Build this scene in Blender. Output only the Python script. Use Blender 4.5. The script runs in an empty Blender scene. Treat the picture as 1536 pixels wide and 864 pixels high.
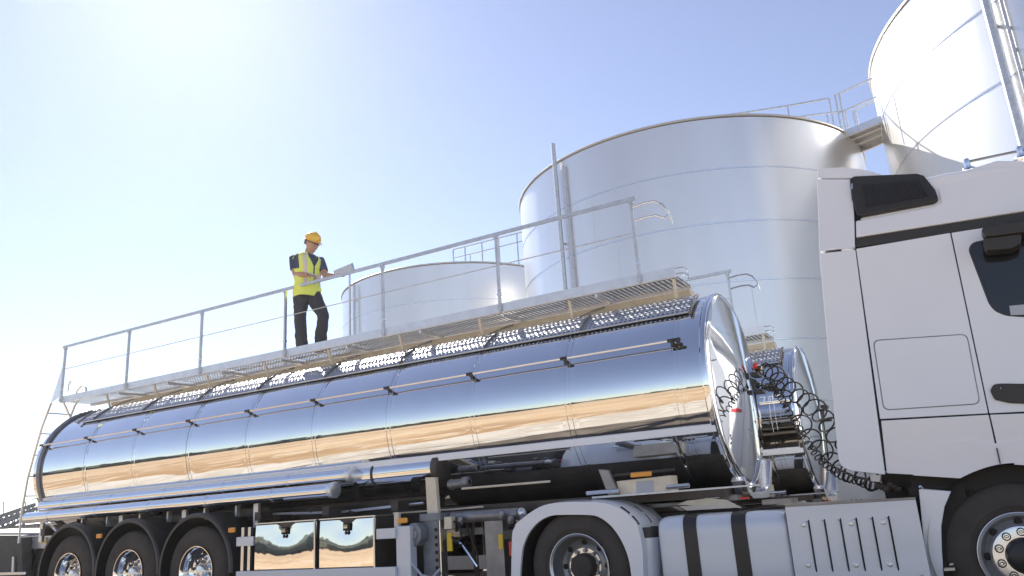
import bpy, bmesh, math, random
from mathutils import Vector, Matrix
from math import sin, cos, pi, radians, sqrt, atan2
random.seed(7)
S = bpy.context.scene
COL = S.collection
# ------------------------------------------------------------------ camera
F = 1171.56; PX, PY = 768.0, 432.0; H = 1.02
EX = Vector((0.86261087, -0.19075818, -0.46852301))
EY = Vector((0.50183883, 0.20602841, 0.84006552))
EZ = Vector((-0.06372032, -0.95977269, 0.2734522))
cam_d = bpy.data.cameras.new('camera'); cam = bpy.data.objects.new('camera', cam_d); COL.objects.link(cam)
cam_d.sensor_width = 36; cam_d.lens = F / 1536 * 36; cam_d.clip_end = 5000; cam_d.clip_start = 0.05
rx = Vector((EX[0], EY[0], EZ[0])); dn = Vector((EX[1], EY[1], EZ[1])); fw = Vector((EX[2], EY[2], EZ[2]))
mw = Matrix((( rx.x, -dn.x, -fw.x, 0), (rx.y, -dn.y, -fw.y, 0), (rx.z, -dn.z, -fw.z, H), (0, 0, 0, 1)))
cam.matrix_world = mw
S.camera = cam
CAMP = Vector((0, 0, H))
# ------------------------------------------------------------------ sky, sun, exposure
SUN_AZ, SUN_EL = radians(-54), radians(38.5)
W = bpy.data.worlds.new('World'); S.world = W; W.use_nodes = True
nt = W.node_tree; nt.nodes.clear()
sky = nt.nodes.new('ShaderNodeTexSky'); sky.sky_type = 'NISHITA'; sky.sun_disc = False
sky.sun_elevation = SUN_EL; sky.sun_rotation = SUN_AZ % (2 * pi)
sky.altitude = 50; sky.air_density = 1.0; sky.dust_density = 0.02; sky.ozone_density = 2.2
bg = nt.nodes.new('ShaderNodeBackground'); bg.inputs[1].default_value = 0.059
wo = nt.nodes.new('ShaderNodeOutputWorld')
hs = nt.nodes.new('ShaderNodeHueSaturation'); hs.inputs['Hue'].default_value = 0.514; hs.inputs['Saturation'].default_value = 0.79
nt.links.new(sky.outputs[0], hs.inputs['Color']); nt.links.new(hs.outputs[0], bg.inputs[0]); nt.links.new(bg.outputs[0], wo.inputs[0])
sd = bpy.data.lights.new('sun', 'SUN'); sun = bpy.data.objects.new('sun', sd); COL.objects.link(sun)
sd.energy = 3.5; sd.angle = radians(0.53); sd.color = (1.0, 0.95, 0.87)
SDIR = Vector((sin(SUN_AZ) * cos(SUN_EL), cos(SUN_AZ) * cos(SUN_EL), sin(SUN_EL)))
sun.rotation_euler = SDIR.to_track_quat('Z', 'Y').to_euler()
S.view_settings.view_transform = 'Standard'; S.view_settings.look = 'None'
S.view_settings.exposure = 1.55; S.view_settings.gamma = 1.0; S.view_settings.use_curve_mapping = False
S.cycles.max_bounces = 10; S.cycles.glossy_bounces = 8; S.cycles.sample_clamp_indirect = 6
# ------------------------------------------------------------------ picture ray -> point on a real plane of the place
def ray(px, py):
    c = Vector((px - PX, py - PY, F))
    return Vector((EX.dot(c), EY.dot(c), EZ.dot(c)))
def at(px, py, Y):
    r = ray(px, py); return CAMP + r * (Y / r.y)
def atz(px, py, Z):
    r = ray(px, py); return CAMP + r * ((Z - H) / r.z)
def atplane(px, py, p0, n):
    r = ray(px, py); return CAMP + r * ((p0 - CAMP).dot(n) / r.dot(n))
# ------------------------------------------------------------------ mesh helpers
def frame(d, ref=None):
    d = d.normalized()
    a = ref if ref else (Vector((0, 0, 1)) if abs(d.z) < .9 else Vector((1, 0, 0)))
    u = d.cross(a).normalized(); return u, u.cross(d).normalized()
class MB:
    def __init__(s): s.v = []; s.f = []
    def add(s, vs, fs):
        o = len(s.v); s.v += [Vector(p) for p in vs]; s.f += [tuple(i + o for i in f) for f in fs]; return s
    def box(s, x0, x1, y0, y1, z0, z1):
        return s.add([(x, y, z) for x in (x0, x1) for y in (y0, y1) for z in (z0, z1)],
                     [(0, 1, 3, 2), (4, 6, 7, 5), (0, 4, 5, 1), (2, 3, 7, 6), (0, 2, 6, 4), (1, 5, 7, 3)])
    def bar(s, a, b, w, h, ref=None):
        a = Vector(a); b = Vector(b); u, v = frame(b - a, ref); P = []
        for p in (a, b):
            for (i, j) in ((-1, -1), (1, -1), (1, 1), (-1, 1)): P.append(p + u * (i * w / 2) + v * (j * h / 2))
        return s.add(P, [(3, 2, 1, 0), (4, 5, 6, 7), (0, 1, 5, 4), (1, 2, 6, 5), (2, 3, 7, 6), (3, 0, 4, 7)])
    def rings(s, R, closed=False, cap=True):
        n = len(R[0]); vs = [p for r in R for p in r]; fs = []; m = len(R)
        for i in range(m if closed else m - 1):
            a = i * n; b = ((i + 1) % m) * n
            for j in range(n): k = (j + 1) % n; fs.append((a + j, a + k, b + k, b + j))
        if cap and not closed: fs.append(tuple(range(n - 1, -1, -1))); fs.append(tuple(range((m - 1) * n, m * n)))
        return s.add(vs, fs)
    def tube(s, pts, r, n=8, cap=True, closed=False):
        pts = [Vector(p) for p in pts]; m = len(pts); R = []; u = None
        for i, p in enumerate(pts):
            if closed: d = pts[(i + 1) % m] - pts[i - 1]
            else: d = pts[min(i + 1, m - 1)] - pts[max(i - 1, 0)]
            d.normalize()
            if u is None: u, v = frame(d)
            else:
                u = (u - d * u.dot(d)).normalized(); v = u.cross(d)
            rr = r[i] if isinstance(r, (list, tuple)) else r
            R.append([p + (u * cos(2 * pi * k / n) + v * sin(2 * pi * k / n)) * rr for k in range(n)])
        return s.rings(R, closed, cap)
    def lathe(s, prof, o, ax, n=48, arc=None):
        o = Vector(o); ax = Vector(ax).normalized(); u, v = frame(ax); R = []
        if arc:
            a0, a1 = arc
            for (a, r) in prof: R.append([o + ax * a + (u * cos(a0 + (a1 - a0) * k / n) + v * sin(a0 + (a1 - a0) * k / n)) * r for k in range(n + 1)])
            vs = [p for q in R for p in q]; fs = []
            for i in range(len(R) - 1):
                for j in range(n): fs.append((i * (n + 1) + j, i * (n + 1) + j + 1, (i + 1) * (n + 1) + j + 1, (i + 1) * (n + 1) + j))
            return s.add(vs, fs)
        for (a, r) in prof: R.append([o + ax * a + (u * cos(2 * pi * k / n) + v * sin(2 * pi * k / n)) * max(r, 1e-4) for k in range(n)])
        return s.rings(R, False, False)
    def prism(s, poly, ext):
        n = len(poly); ext = Vector(ext); a = [Vector(p) for p in poly]
        return s.add(a + [p + ext for p in a], [tuple(range(n)), tuple(range(2 * n - 1, n - 1, -1))] + [(i, i + n, (i + 1) % n + n, (i + 1) % n) for i in range(n)])
    def ball(s, c, r, n=12, sc=(1, 1, 1)):
        c = Vector(c); R = []
        for i in range(n // 2 + 1):
            t = pi * i / (n // 2)
            R.append([c + Vector((max(sin(t), 1e-3) * cos(2 * pi * k / n) * r * sc[0], max(sin(t), 1e-3) * sin(2 * pi * k / n) * r * sc[1], cos(t) * r * sc[2])) for k in range(n)])
        return s.rings(R)
    def build(s, name, mat, parent=None, bevel=0, seg=2, sharp=38, smooth=True, kind=None):
        me = bpy.data.meshes.new(name)
        bm = bmesh.new(); vs = [bm.verts.new(p) for p in s.v]
        for f in s.f:
            try: bm.faces.new([vs[i] for i in f])
            except ValueError: pass
        bmesh.ops.recalc_face_normals(bm, faces=bm.faces)
        if bevel:
            es = [e for e in bm.edges if len(e.link_faces) == 2 and e.calc_face_angle(0) > radians(30)]
            bmesh.ops.bevel(bm, geom=es, offset=bevel, segments=seg, affect='EDGES', profile=.5, clamp_overlap=True)
        bm.to_mesh(me); bm.free()
        if smooth:
            me.shade_smooth(); me.set_sharp_from_angle(angle=radians(sharp))
        if mat: me.materials.append(mat)
        o = bpy.data.objects.new(name, me); COL.objects.link(o)
        if bevel and smooth:
            wn = o.modifiers.new('weighted_normals', 'WEIGHTED_NORMAL'); wn.keep_sharp = True; wn.weight = 80
        if parent: o.parent = parent; o.matrix_parent_inverse = parent_inv(parent)
        if kind: o['kind'] = kind
        return o
def parent_inv(p):
    m = Matrix.Translation(p.location) if p.parent is None else Matrix.Identity(4)
    q = p
    m = Matrix.Identity(4)
    while q: m = q.matrix_parent_inverse.inverted() @ Matrix.Identity(4) if False else m; q = None
    return WM(p).inverted()
def WM(o):
    m = Matrix.LocRotScale(o.location, o.rotation_euler, o.scale)
    return (WM(o.parent) @ o.matrix_parent_inverse @ m) if o.parent else m
def empty(name, loc, parent=None):
    o = bpy.data.objects.new(name, None); COL.objects.link(o); o.empty_display_size = .2
    if parent: o.parent = parent; o.matrix_parent_inverse = WM(parent).inverted()
    o.location = loc; return o
def tag(o, label=None, cat=None, group=None, kind=None):
    for k, v in (('label', label), ('category', cat), ('group', group), ('kind', kind)):
        if v: o[k] = v
    return o
def kids(o): return [c for c in COL.objects if c.parent == o]
def copy_tree(o, parent=None, skip=()):
    c = o.copy(); COL.objects.link(c)
    if parent:
        c.parent = parent; c.matrix_parent_inverse = o.matrix_parent_inverse.copy()
    for ch in list(o.children):
        if ch.name.split('.')[0] in skip: continue
        copy_tree(ch, c, skip)
    return c
def inst(src, name, parent, M):   # another piece sharing the mesh of src, M = world matrix
    o = src.copy(); COL.objects.link(o); o.name = name; o.parent = parent
    o.matrix_parent_inverse = WM(parent).inverted()
    o.matrix_basis = M
    return o
def rounded(poly, r, n=5):
    out = []; m = len(poly)
    for i, p in enumerate(poly):
        p = Vector(p); a = Vector(poly[i - 1]); b = Vector(poly[(i + 1) % m])
        rr = r[i] if isinstance(r, (list, tuple)) else r
        if rr <= 0: out.append(p); continue
        da = (a - p); db = (b - p); k = min(rr, da.length * .48, db.length * .48)
        q0 = p + da.normalized() * k; q1 = p + db.normalized() * k
        for j in range(n + 1):
            t = j / n; out.append((1 - t) ** 2 * q0 + 2 * t * (1 - t) * p + t * t * q1)
    return out
# ------------------------------------------------------------------ materials
def mat(name, col, rough=.5, metal=0, coat=0, bump=None, var=None, emit=None, spec=None):
    m = bpy.data.materials.new(name); m.use_nodes = True; t = m.node_tree; b = t.nodes['Principled BSDF']
    b.inputs['Base Color'].default_value = (*col, 1); b.inputs['Roughness'].default_value = rough; b.inputs['Metallic'].default_value = metal
    b.inputs['Coat Weight'].default_value = coat; b.inputs['Coat Roughness'].default_value = .04
    if spec is not None: b.inputs['Specular IOR Level'].default_value = spec
    tc = t.nodes.new('ShaderNodeTexCoord')
    if var:      # (scale, second colour, detail, stretch)
        mp = t.nodes.new('ShaderNodeMapping'); t.links.new(tc.outputs['Object'], mp.inputs[0]); mp.inputs['Scale'].default_value = var[3] if len(var) > 3 else (1, 1, 1)
        n = t.nodes.new('ShaderNodeTexNoise'); n.inputs['Scale'].default_value = var[0]; n.inputs['Detail'].default_value = var[2]
        t.links.new(mp.outputs[0], n.inputs['Vector'])
        r = t.nodes.new('ShaderNodeValToRGB'); r.color_ramp.elements[0].position = .32; r.color_ramp.elements[1].position = .7
        r.color_ramp.elements[0].color = (*col, 1); r.color_ramp.elements[1].color = (*var[1], 1)
        t.links.new(n.outputs[0], r.inputs[0]); t.links.new(r.outputs[0], b.inputs['Base Color'])
    if bump:     # (scale, strength, distance, stretch)
        mp = t.nodes.new('ShaderNodeMapping'); t.links.new(tc.outputs['Object'], mp.inputs[0]); mp.inputs['Scale'].default_value = bump[3] if len(bump) > 3 else (1, 1, 1)
        n = t.nodes.new('ShaderNodeTexNoise'); n.inputs['Scale'].default_value = bump[0]; n.inputs['Detail'].default_value = 3
        t.links.new(mp.outputs[0], n.inputs['Vector'])
        k = t.nodes.new('ShaderNodeBump'); k.inputs['Strength'].default_value = bump[1]; k.inputs['Distance'].default_value = bump[2]
        t.links.new(n.outputs[0], k.inputs['Height']); t.links.new(k.outputs[0], b.inputs['Normal'])
    return m
M = {}
M['polish'] = mat('polished_stainless', (.80, .81, .82), .035, 1, bump=(1.3, .45, .006, (.5, 1, 1)))
M['mirror'] = mat('mirror_stainless', (.84, .84, .84), .03, 1, bump=(2.6, .16, .012))
M['chrome'] = mat('chrome', (.85, .86, .87), .05, 1)
M['alu'] = mat('mill_aluminium', (.80, .80, .81), .36, .8, var=(9, (.70, .70, .71), 4), bump=(60, .06, .002))
M['alu_bright'] = mat('bright_aluminium', (.78, .79, .81), .22, .9, bump=(40, .04, .002))
M['rail'] = mat('galvanised_rail', (.66, .68, .71), .42, .7, var=(14, (.52, .54, .57), 3))
M['beamtan'] = mat('tan_channel', (.78, .68, .50), .42, .35, var=(6, (.66, .55, .38), 4))
M['perf'] = mat('perforated_steel', (.55, .56, .58), .45, .75, bump=(30, .1, .004))
M['grating'] = mat('grating_steel', (.30, .28, .26), .45, .6, var=(7, (.22, .20, .18), 3))
M['silo'] = mat('silo_steel', (.87, .86, .845), .31, .76, var=(1.2, (.80, .795, .785), 5, (1, 1, .12)), bump=(1.5, .22, .03, (.6, .6, .3)))
M['silorim'] = mat('silo_rim_steel', (.64, .60, .53), .45, .6, var=(5, (.56, .52, .45), 4))
M['seam'] = mat('silo_seam_steel', (.70, .72, .76), .25, .85)
M['white'] = mat('white_truck_paint', (.85, .862, .895), .28, 0, .6, bump=(1.6, .03, .01), var=(2.2, (.82, .835, .87), 3))
M['whitep'] = mat('white_plastic', (.70, .71, .74), .42, 0, .15, var=(3, (.64, .65, .68), 4), bump=(90, .05, .001))
M['skirt'] = mat('skirt_aluminium_paint', (.70, .73, .79), .36, .2, .25, var=(2.5, (.64, .67, .73), 4, (.5, 1, 2)))
M['black'] = mat('black_plastic', (.030, .027, .024), .42, 0, bump=(120, .1, .001))
M['rubber'] = mat('tyre_rubber', (.048, .040, .033), .75, 0, var=(5, (.072, .060, .049), 5), bump=(50, .12, .002))
M['guard'] = mat('mudguard_plastic', (.028, .026, .026), .38, 0, var=(4, (.042, .039, .036), 4))
M['dark'] = mat('dark_chassis_paint', (.050, .040, .032), .5, .1, var=(6, (.075, .064, .053), 5))
M['grey'] = mat('grey_chassis_paint', (.24, .26, .29), .45, .2, var=(7, (.17, .18, .20), 5))
M['liner'] = mat('arch_liner', (.024, .020, .017), .8)
M['seal'] = mat('dark_seal', (.012, .012, .014), .6)
M['rim'] = mat('grey_rim_paint', (.30, .30, .31), .38, .5, var=(8, (.22, .22, .225), 4))
M['rimw'] = mat('silver_rim_ring', (.62, .62, .63), .35, .7)
M['amber'] = mat('amber_lens', (.85, .33, .02), .15, 0, .5)
M['red'] = mat('red_plastic', (.55, .02, .02), .3, 0, .3)
M['yellow'] = mat('yellow_plastic', (.80, .55, .03), .4)
M['glass'] = mat('tinted_glass', (.012, .014, .019), .05, 0, .25, spec=.4)
M['cream'] = mat('cream_plate', (.78, .70, .56), .5, .1, var=(9, (.66, .59, .47), 4))
M['greylab'] = mat('grey_label', (.45, .48, .54), .5)
M['hose'] = mat('black_hose', (.014, .013, .012), .42)
M['stripe'] = mat('red_stripe', (.75, .06, .07), .4)
M['hivis'] = mat('hi_vis_cloth', (.88, .97, .17), .8, bump=(30, .5, .01))
M['tape'] = mat('reflective_tape', (.74, .66, .60), .45, .1)
M['navy'] = mat('navy_cloth', (.030, .050, .115), .85, bump=(40, .4, .008))
M['trouser'] = mat('black_trouser_cloth', (.040, .043, .055), .8, bump=(14, .7, .02))
M['skin'] = mat('skin', (.52, .31, .22), .55, var=(18, (.46, .26, .18), 3))
M['helmet'] = mat('hard_hat_plastic', (.92, .55, .03), .35, 0, .2)
M['hair'] = mat('brown_hair', (.09, .055, .03), .7)
M['paper'] = mat('paper', (.82, .80, .77), .7)
M['board'] = mat('clipboard_board', (.52, .50, .50), .55)
M['boot'] = mat('boot_leather', (.04, .03, .025), .6)
M['wood'] = mat('pale_timber', (.52, .36, .19), .75, var=(8, (.40, .26, .12), 5, (1, 1, .1)))
M['warehouse'] = mat('warehouse_sheet', (.34, .35, .36), .6, .3, var=(.6, (.28, .28, .29), 4))
M['truss'] = mat('conveyor_steel', (.10, .11, .13), .6, .4)
M['sand'] = mat('sand_ground', (.50, .345, .20), .95, var=(.12, (.34, .225, .125), 8), bump=(1.5, .6, .15))
def ground_mat(name, c0, c1, c2, s1, s2, bump):
    m = mat(name, c0, .95); t = m.node_tree; b = t.nodes['Principled BSDF']; tc = t.nodes.new('ShaderNodeTexCoord')
    def noise(sc, det, dist=0):
        n = t.nodes.new('ShaderNodeTexNoise'); n.inputs['Scale'].default_value = sc; n.inputs['Detail'].default_value = det; n.inputs['Distortion'].default_value = dist
        t.links.new(tc.outputs['Object'], n.inputs['Vector']); return n
    def ramp(n, lo, hi):
        r = t.nodes.new('ShaderNodeMapRange'); r.inputs[1].default_value = lo; r.inputs[2].default_value = hi; t.links.new(n.outputs[0], r.inputs[0]); return r
    def mix(f, a, b_):
        x = t.nodes.new('ShaderNodeMix'); x.data_type = 'RGBA'; t.links.new(f.outputs[0], x.inputs[0])
        for k, v in ((6, a), (7, b_)):
            if isinstance(v, tuple): x.inputs[k].default_value = (*v, 1)
            else: t.links.new(v, x.inputs[k])
        return x.outputs[2]
    a = mix(ramp(noise(s1, 6, .6), .42, .60), c0, c1); a2 = mix(ramp(noise(s2, 8, 1.2), .50, .66), a, c2)
    t.links.new(a2, b.inputs['Base Color'])
    k = t.nodes.new('ShaderNodeBump'); k.inputs['Strength'].default_value = .7; k.inputs['Distance'].default_value = bump
    t.links.new(noise(3, 6).outputs[0], k.inputs['Height']); t.links.new(k.outputs[0], b.inputs['Normal'])
    return m
M['sand'] = ground_mat('sand_ground', (.49, .335, .185), (.33, .20, .095), (.55, .43, .29), .11, .7, .08)
M['concrete'] = ground_mat('concrete_apron', (.50, .44, .36), (.42, .36, .285), (.54, .49, .42), .35, 1.6, .02)
M['hill'] = mat('air_blued_hill', (.075, .10, .145), .95, var=(.004, (.055, .075, .11), 6))  # blue veil of distant air put into the hill colour
M['shadeground'] = mat('shade_dark_ground', (.085, .066, .050), .92, var=(1.4, (.165, .135, .105), 8), bump=(12, .4, .01))  # ground darkened in its colour to deepen the trucks' shade
M['leaf'] = mat('far_trees', (.050, .062, .040), .9, var=(.3, (.08, .09, .055), 3))
# ------------------------------------------------------------------ ground and far surroundings
def gz(x): return .03 - .0068 * max(-12, min(4, x + 9.7 - 0)) if True else 0
g = MB(); xs = [-320, -200, -100, -40, -22] + [-20 + i for i in range(31)] + [14, 30, 100, 200, 320]
ys = [-320, -220, -120, -40, -20, -10, -4, 0, 4, 8, 12, 16, 24, 40, 100, 200, 320]
g.add([(x, y, .03 - .0068 * max(0, min(14, x + 9.7)) - .006) for x in xs for y in ys],
      [(i * len(ys) + j, (i + 1) * len(ys) + j, (i + 1) * len(ys) + j + 1, i * len(ys) + j + 1) for i in range(len(xs) - 1) for j in range(len(ys) - 1)])
tag(g.build('ground', M['sand']), kind='structure')
def gh(x): return .03 - .0068 * max(0, min(14, x + 9.7))
def sheet(name, m, edge0, edge1, dz, n=8):
    a = MB(); X = [-70 + i * (.5 if 100 < i < 175 else 1) for i in range(0)]; x = -90.0; X = []
    while x < 40: X.append(x); x += .4 if -26 < x < 12 else 4
    vs = []
    for x in X:
        for k in range(n + 1):
            t = k / n; vs.append((x, edge0(x) + (edge1(x) - edge0(x)) * t, gh(x) + dz))
    a.add(vs, [(i * (n + 1) + j, (i + 1) * (n + 1) + j, (i + 1) * (n + 1) + j + 1, i * (n + 1) + j + 1) for i in range(len(X) - 1) for j in range(n)])
    return tag(a.build(name, m), kind='structure')
def e_sand(x): return 3.9 - max(0, x + 9) * .72 + .25 * sin(x * .9) + .18 * sin(x * 2.3 + 1) + .08 * sin(x * 5.1) if x < 2 else -5.2 + .3 * sin(x)
def e_shade(x): return 5.3 - max(0, x + 8.5) * .26 + .06 * sin(x * 1.7) + .04 * sin(x * 4.3)  # edge follows the shadow the trucks cast
sheet('concrete_apron', M['concrete'], e_sand, lambda x: e_shade(x) + .5, 0)
sheet('shade_ground', M['shadeground'], e_shade, lambda x: 40, .004)  # dark sheet under the trucks, their shadow put into its colour
h = MB(); nH = 160
ring = []
for i in range(nH + 1):
    t = 2 * pi * i / nH
    da = (math.degrees(t) - 208 + 180) % 360 - 180; hh = 4.5 + 1.2 * sin(t * 5 + 1) + .8 * sin(t * 11 + .4) + .7 * sin(t * 23) + .5 * sin(t * 47) + 6.5 * math.exp(-(da / 24) ** 2)
    ring.append((t, max(3, hh)))
vs = []; fs = []
for (t, hh) in ring:
    for (R, k) in ((225, -.4), (238, hh * .6), (252, hh), (275, hh * .6), (305, -.6)):
        vs.append((R * cos(t), R * sin(t), k if k < 0 else k + random.uniform(-.15, .15)))
for i in range(nH):
    for j in range(4): fs.append((i * 5 + j, (i + 1) * 5 + j, (i + 1) * 5 + j + 1, i * 5 + j + 1))
tag(h.add(vs, fs).build('hills', M['hill']), kind='structure')
tw = MB()     # far belt of bushes and trees beyond the sand, behind the photographer (seen only mirrored in the tank)
for i in range(520):
    t = random.uniform(radians(150), radians(395)); R = random.uniform(140, 200)
    if random.random() < .25: continue
    s_ = random.uniform(1.1, 3.2) * (1 + 1.3 * math.exp(-(((math.degrees(t) - 208 + 180) % 360 - 180) / 26) ** 2)); cx, cy = R * cos(t), R * sin(t)
    for k in range(5):
        tw.ball((cx + random.uniform(-1, 1) * s_, cy + random.uniform(-1, 1) * s_, s_ * random.uniform(.4, .95)), s_ * random.uniform(.4, .75), 6, (1.2, 1.2, 1))
tag(tw.build('far_tree_belt', M['leaf'], smooth=False), kind='stuff', label='belt of dark bushes and low trees along the far edge of the sand', cat='trees')
# ------------------------------------------------------------------ silos
def silo(c, R, ztop, seams, label, phi0, pipes=(), roof_h=.9):
    root = empty('storage_silo', (c[0], c[1], 0)); tag(root, label, 'silo', 'steel silos standing behind the tankers')
    cz = (c[0], c[1], 0)
    MB().lathe([(0, R), (ztop - .04, R)], cz, (0, 0, 1), 128).build('shell', M['silo'], root)
    MB().lathe([(ztop - .025, R - .05), (ztop - .025, R + .028), (ztop - .015, R + .038), (ztop + .02, R + .038), (ztop + .03, R + .028), (ztop + .03, R - .05)], cz, (0, 0, 1), 128).build('top_rim', M['silorim'], root)
    MB().lathe([(ztop - .02, R - .03), (ztop + roof_h, .25), (ztop + roof_h, 0.0)], cz, (0, 0, 1), 96).build('roof', M['silo'], root)
    for z in seams:
        MB().lathe([(z - .035, R - .004), (z - .03, R + .007), (z + .004, R + .008), (z + .012, R - .004)], cz, (0, 0, 1), 128).build('ring_seam', M['seam'], root)
        zz = z - 1.25
        for k in range(3):     # upright plate joints, staggered from course to course
            a_ = phi0 + k * 1.9 + z * 1.37
            MB().bar((c[0] + (R + .001) * cos(a_), c[1] + (R + .001) * sin(a_), z - 1.24), (c[0] + (R + .001) * cos(a_), c[1] + (R + .001) * sin(a_), z - .06), .014, .014).build('plate_joint', M['silo'], root)
    return root
MC = (-5.8225, 21.165); MR = 4.828; RC = (6.1, 20.374); RR = 6.546; LC = (-16.95, 25.66); LR = 4.539; ZT = 9.52
s_mid = silo(MC, MR, ZT, [8.23, 6.93, 5.55, 4.2, 2.85, 1.5], 'middle bare steel silo rising behind the front ends of both tankers', 3.9)
s_right = silo(RC, RR, 10.82, [9.4, 7.9, 6.4, 4.9, 3.4, 1.9], 'widest and tallest silo, lit white, above the white truck cab', 3.2)
s_left = silo(LC, LR, ZT, [8.2, 6.85, 5.5, 4.15, 2.8, 1.45], 'farthest pale silo low behind the worker, with a small railing on its roof', 4.1)
def pole(root, c, R, ang, off, z0, z1, r, name='standpipe', n=10, mt=None):
    x, y = c[0] + (R + off) * cos(ang), c[1] + (R + off) * sin(ang)
    o = MB().tube([(x, y, z0), (x, y, z1)], r, n).build(name, mt or M['rail'], root)
    z = z1 - .6
    while z > 1:
        if z < ZT - .3: MB().bar((c[0] + (R - .01) * cos(ang), c[1] + (R - .01) * sin(ang), z), (x, y, z), .05, .04).build('pipe_clamp', M['rail'], root)
        z -= 2.1
    return o
am = atan2(16.73 - MC[1], -7.72 - MC[0]); pole(s_mid, MC, MR, am, .14, .1, 9.98, .055); pole(s_mid, MC, MR, am + .045, .07, .1, 9.3, .035, 'cable_conduit', 8)
ar = atan2(15.38 - RC[1], 1.88 - RC[0]); pole(s_right, RC, RR, ar, .16, .1, 11.6, .075); pole(s_right, RC, RR, ar + .03, .05, .1, 11.0, .03, 'cable_conduit', 8)
al = atan2(21.51 - LC[1], -18.79 - LC[0]); pole(s_left, LC, LR, al, .12, .1, 10.05, .04); pole(s_left, LC, LR, al + .07, .12, .1, 9.4, .04)
# roof rail on the left silo
def rail_run(root, pts, zb, zt, r, mids=(), name='railing'):
    for p in pts: MB().tube([(p[0], p[1], zb), (p[0], p[1], zt)], r, 6).build('rail_post', M['rail'], root)
    MB().tube([(p[0], p[1], zt) for p in pts], r, 6).build('handrail', M['rail'], root)
    for z in mids: MB().tube([(p[0], p[1], z) for p in pts], r * .8, 6).build('mid_rail', M['rail'], root)
lp = [at(x, y, 24.2) for (x, y) in ((679.5, 374), (697, 365), (722.5, 364), (748, 363.5), (776, 364), (800, 366))]
rail_run(s_left, [(p.x, p.y) for p in lp], ZT + .12, lp[2].z, .03, (lp[2].z - .35,))
hp = at(709, 391, 24.0)
MB().lathe([(0, .38), (.3, .38), (.34, .32), (.42, .1), (.42, 0)], (hp.x, hp.y, ZT + .2), (0, 0, 1), 20).build('roof_hatch', M['alu'], s_left)
MB().tube([(hp.x - .1, hp.y, ZT + .5), (hp.x - .1, hp.y, ZT + 1.0)], .02, 6).build('vent_pipe', M['rail'], s_left)
# roof rail on the middle silo
mp = [(-4.2, 18.78), (-3.32, 19.10), (-2.40, 19.39), (-1.43, 19.65)]
rail_run(s_mid, mp, ZT + .02, ZT + 1.0, .022)
mp2 = [atz(x, y, ZT + 1.0) for (x, y) in ((1180, 177.8), (1206, 174.5), (1240, 170), (1268, 166.5))]
rail_run(s_mid, [(p.x, p.y) for p in mp2], ZT + .0, ZT + 1.0, .022, (ZT + .55,))
# catwalk between middle and right silo
cw = empty('catwalk_bridge', (-.8, 20.1, ZT)); tag(cw, 'narrow steel footbridge with rails joining the middle silo to the widest silo', 'footbridge')
c0 = Vector((-1.30, 19.68, ZT)); c1 = Vector((-.30, 19.33, ZT)); c2 = Vector((-.30, 20.55, ZT)); c3 = Vector((-1.02, 20.89, ZT))
MB().prism([c0, c1, c2, c3], (0, 0, .03)).build('deck_plate', M['alu'], cw)
MB().bar(c0 + Vector((0, 0, -.06)), c1 + Vector((0, 0, -.06)), .06, .18).build('edge_beam', M['alu'], cw)
MB().bar(c3 + Vector((0, 0, -.06)), c2 + Vector((0, 0, -.06)), .06, .18).build('edge_beam', M['alu'], cw)
for t in (.33, .66): MB().bar(c0.lerp(c3, t) + Vector((0, 0, -.05)), c1.lerp(c2, t) + Vector((0, 0, -.05)), .05, .08).build('joist', M['alu'], cw)
for (p, q) in ((c0, c1), (c3, c2)):
    for t in (0.02, .12, .97):
        w_ = p.lerp(q, t); MB().tube([w_, w_ + Vector((0, 0, 1.05))], .025, 6).build('rail_post', M['rail'], cw)
    for z in (1.05, .55): MB().tube([p + Vector((0, 0, z)), q + Vector((0, 0, z))], .022, 6).build('handrail', M['rail'], cw)
MB().box(-1.75, -1.2, 19.6, 20.9, ZT - .18, ZT - .03).build('landing_bracket', M['silorim'], cw)
# ------------------------------------------------------------------ wheels
def tyre_mb(c, r, w, rr):     # near face at y = c.y, tyre goes to +y
    p = [(.05, rr), (.012, rr + .02), (.0, rr + .06), (-.004, r - .16), (.002, r - .085), (.004, r - .08), (.012, r - .045), (.035, r - .012), (.06, r)]
    n = 5
    for k in range(1, n):
        t = .06 + (w - .12) * k / n
        p += [(t - .006, r), (t - .005, r - .012), (t + .005, r - .012), (t + .006, r)]
    p += [(w - .06, r), (w - .03, r - .012), (w, r - .08), (w, rr + .05), (w - .05, rr)]
    return MB().lathe(p, c, (0, 1, 0), 64)
def trailer_wheel(root, x, y, z):
    w = empty('wheel', (x, y, z), root); c = (x, y, z)
    tyre_mb(c, .535, .385, .285).build('tyre', M['rubber'], w)
    MB().lathe([(.03, .285), (-.004, .300), (-.004, .292), (.02, .272), (.05, .262), (.12, .255), (.15, .245), (.155, .215), (.135, .19), (.13, .12), (.13, 0)], c, (0, 1, 0), 64).build('rim', M['chrome'], w)
    MB().lathe([(.131, .085), (.07, .080), (.05, .066), (.04, 0)], c, (0, 1, 0), 32).build('hub_cap', M['alu_bright'], w)
    nut = None
    for k in range(10):
        a_ = 2 * pi * k / 10 + .2; p = (x + .145 * cos(a_), y + .128, z + .145 * sin(a_))
        MB().lathe([(0, .021), (-.012, .020), (-.03, .015), (-.045, .012), (-.045, 0)], p, (0, 1, 0), 8).build('wheel_nut', M['chrome'], w)
    for k in range(5):
        a_ = 2 * pi * k / 5 + .5; p = (x + .215 * cos(a_), y + .148, z + .215 * sin(a_))
        MB().ball(p, .026, 10, (1, .35, 1)).build('vent_hole', M['liner'], w)
    return w
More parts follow.
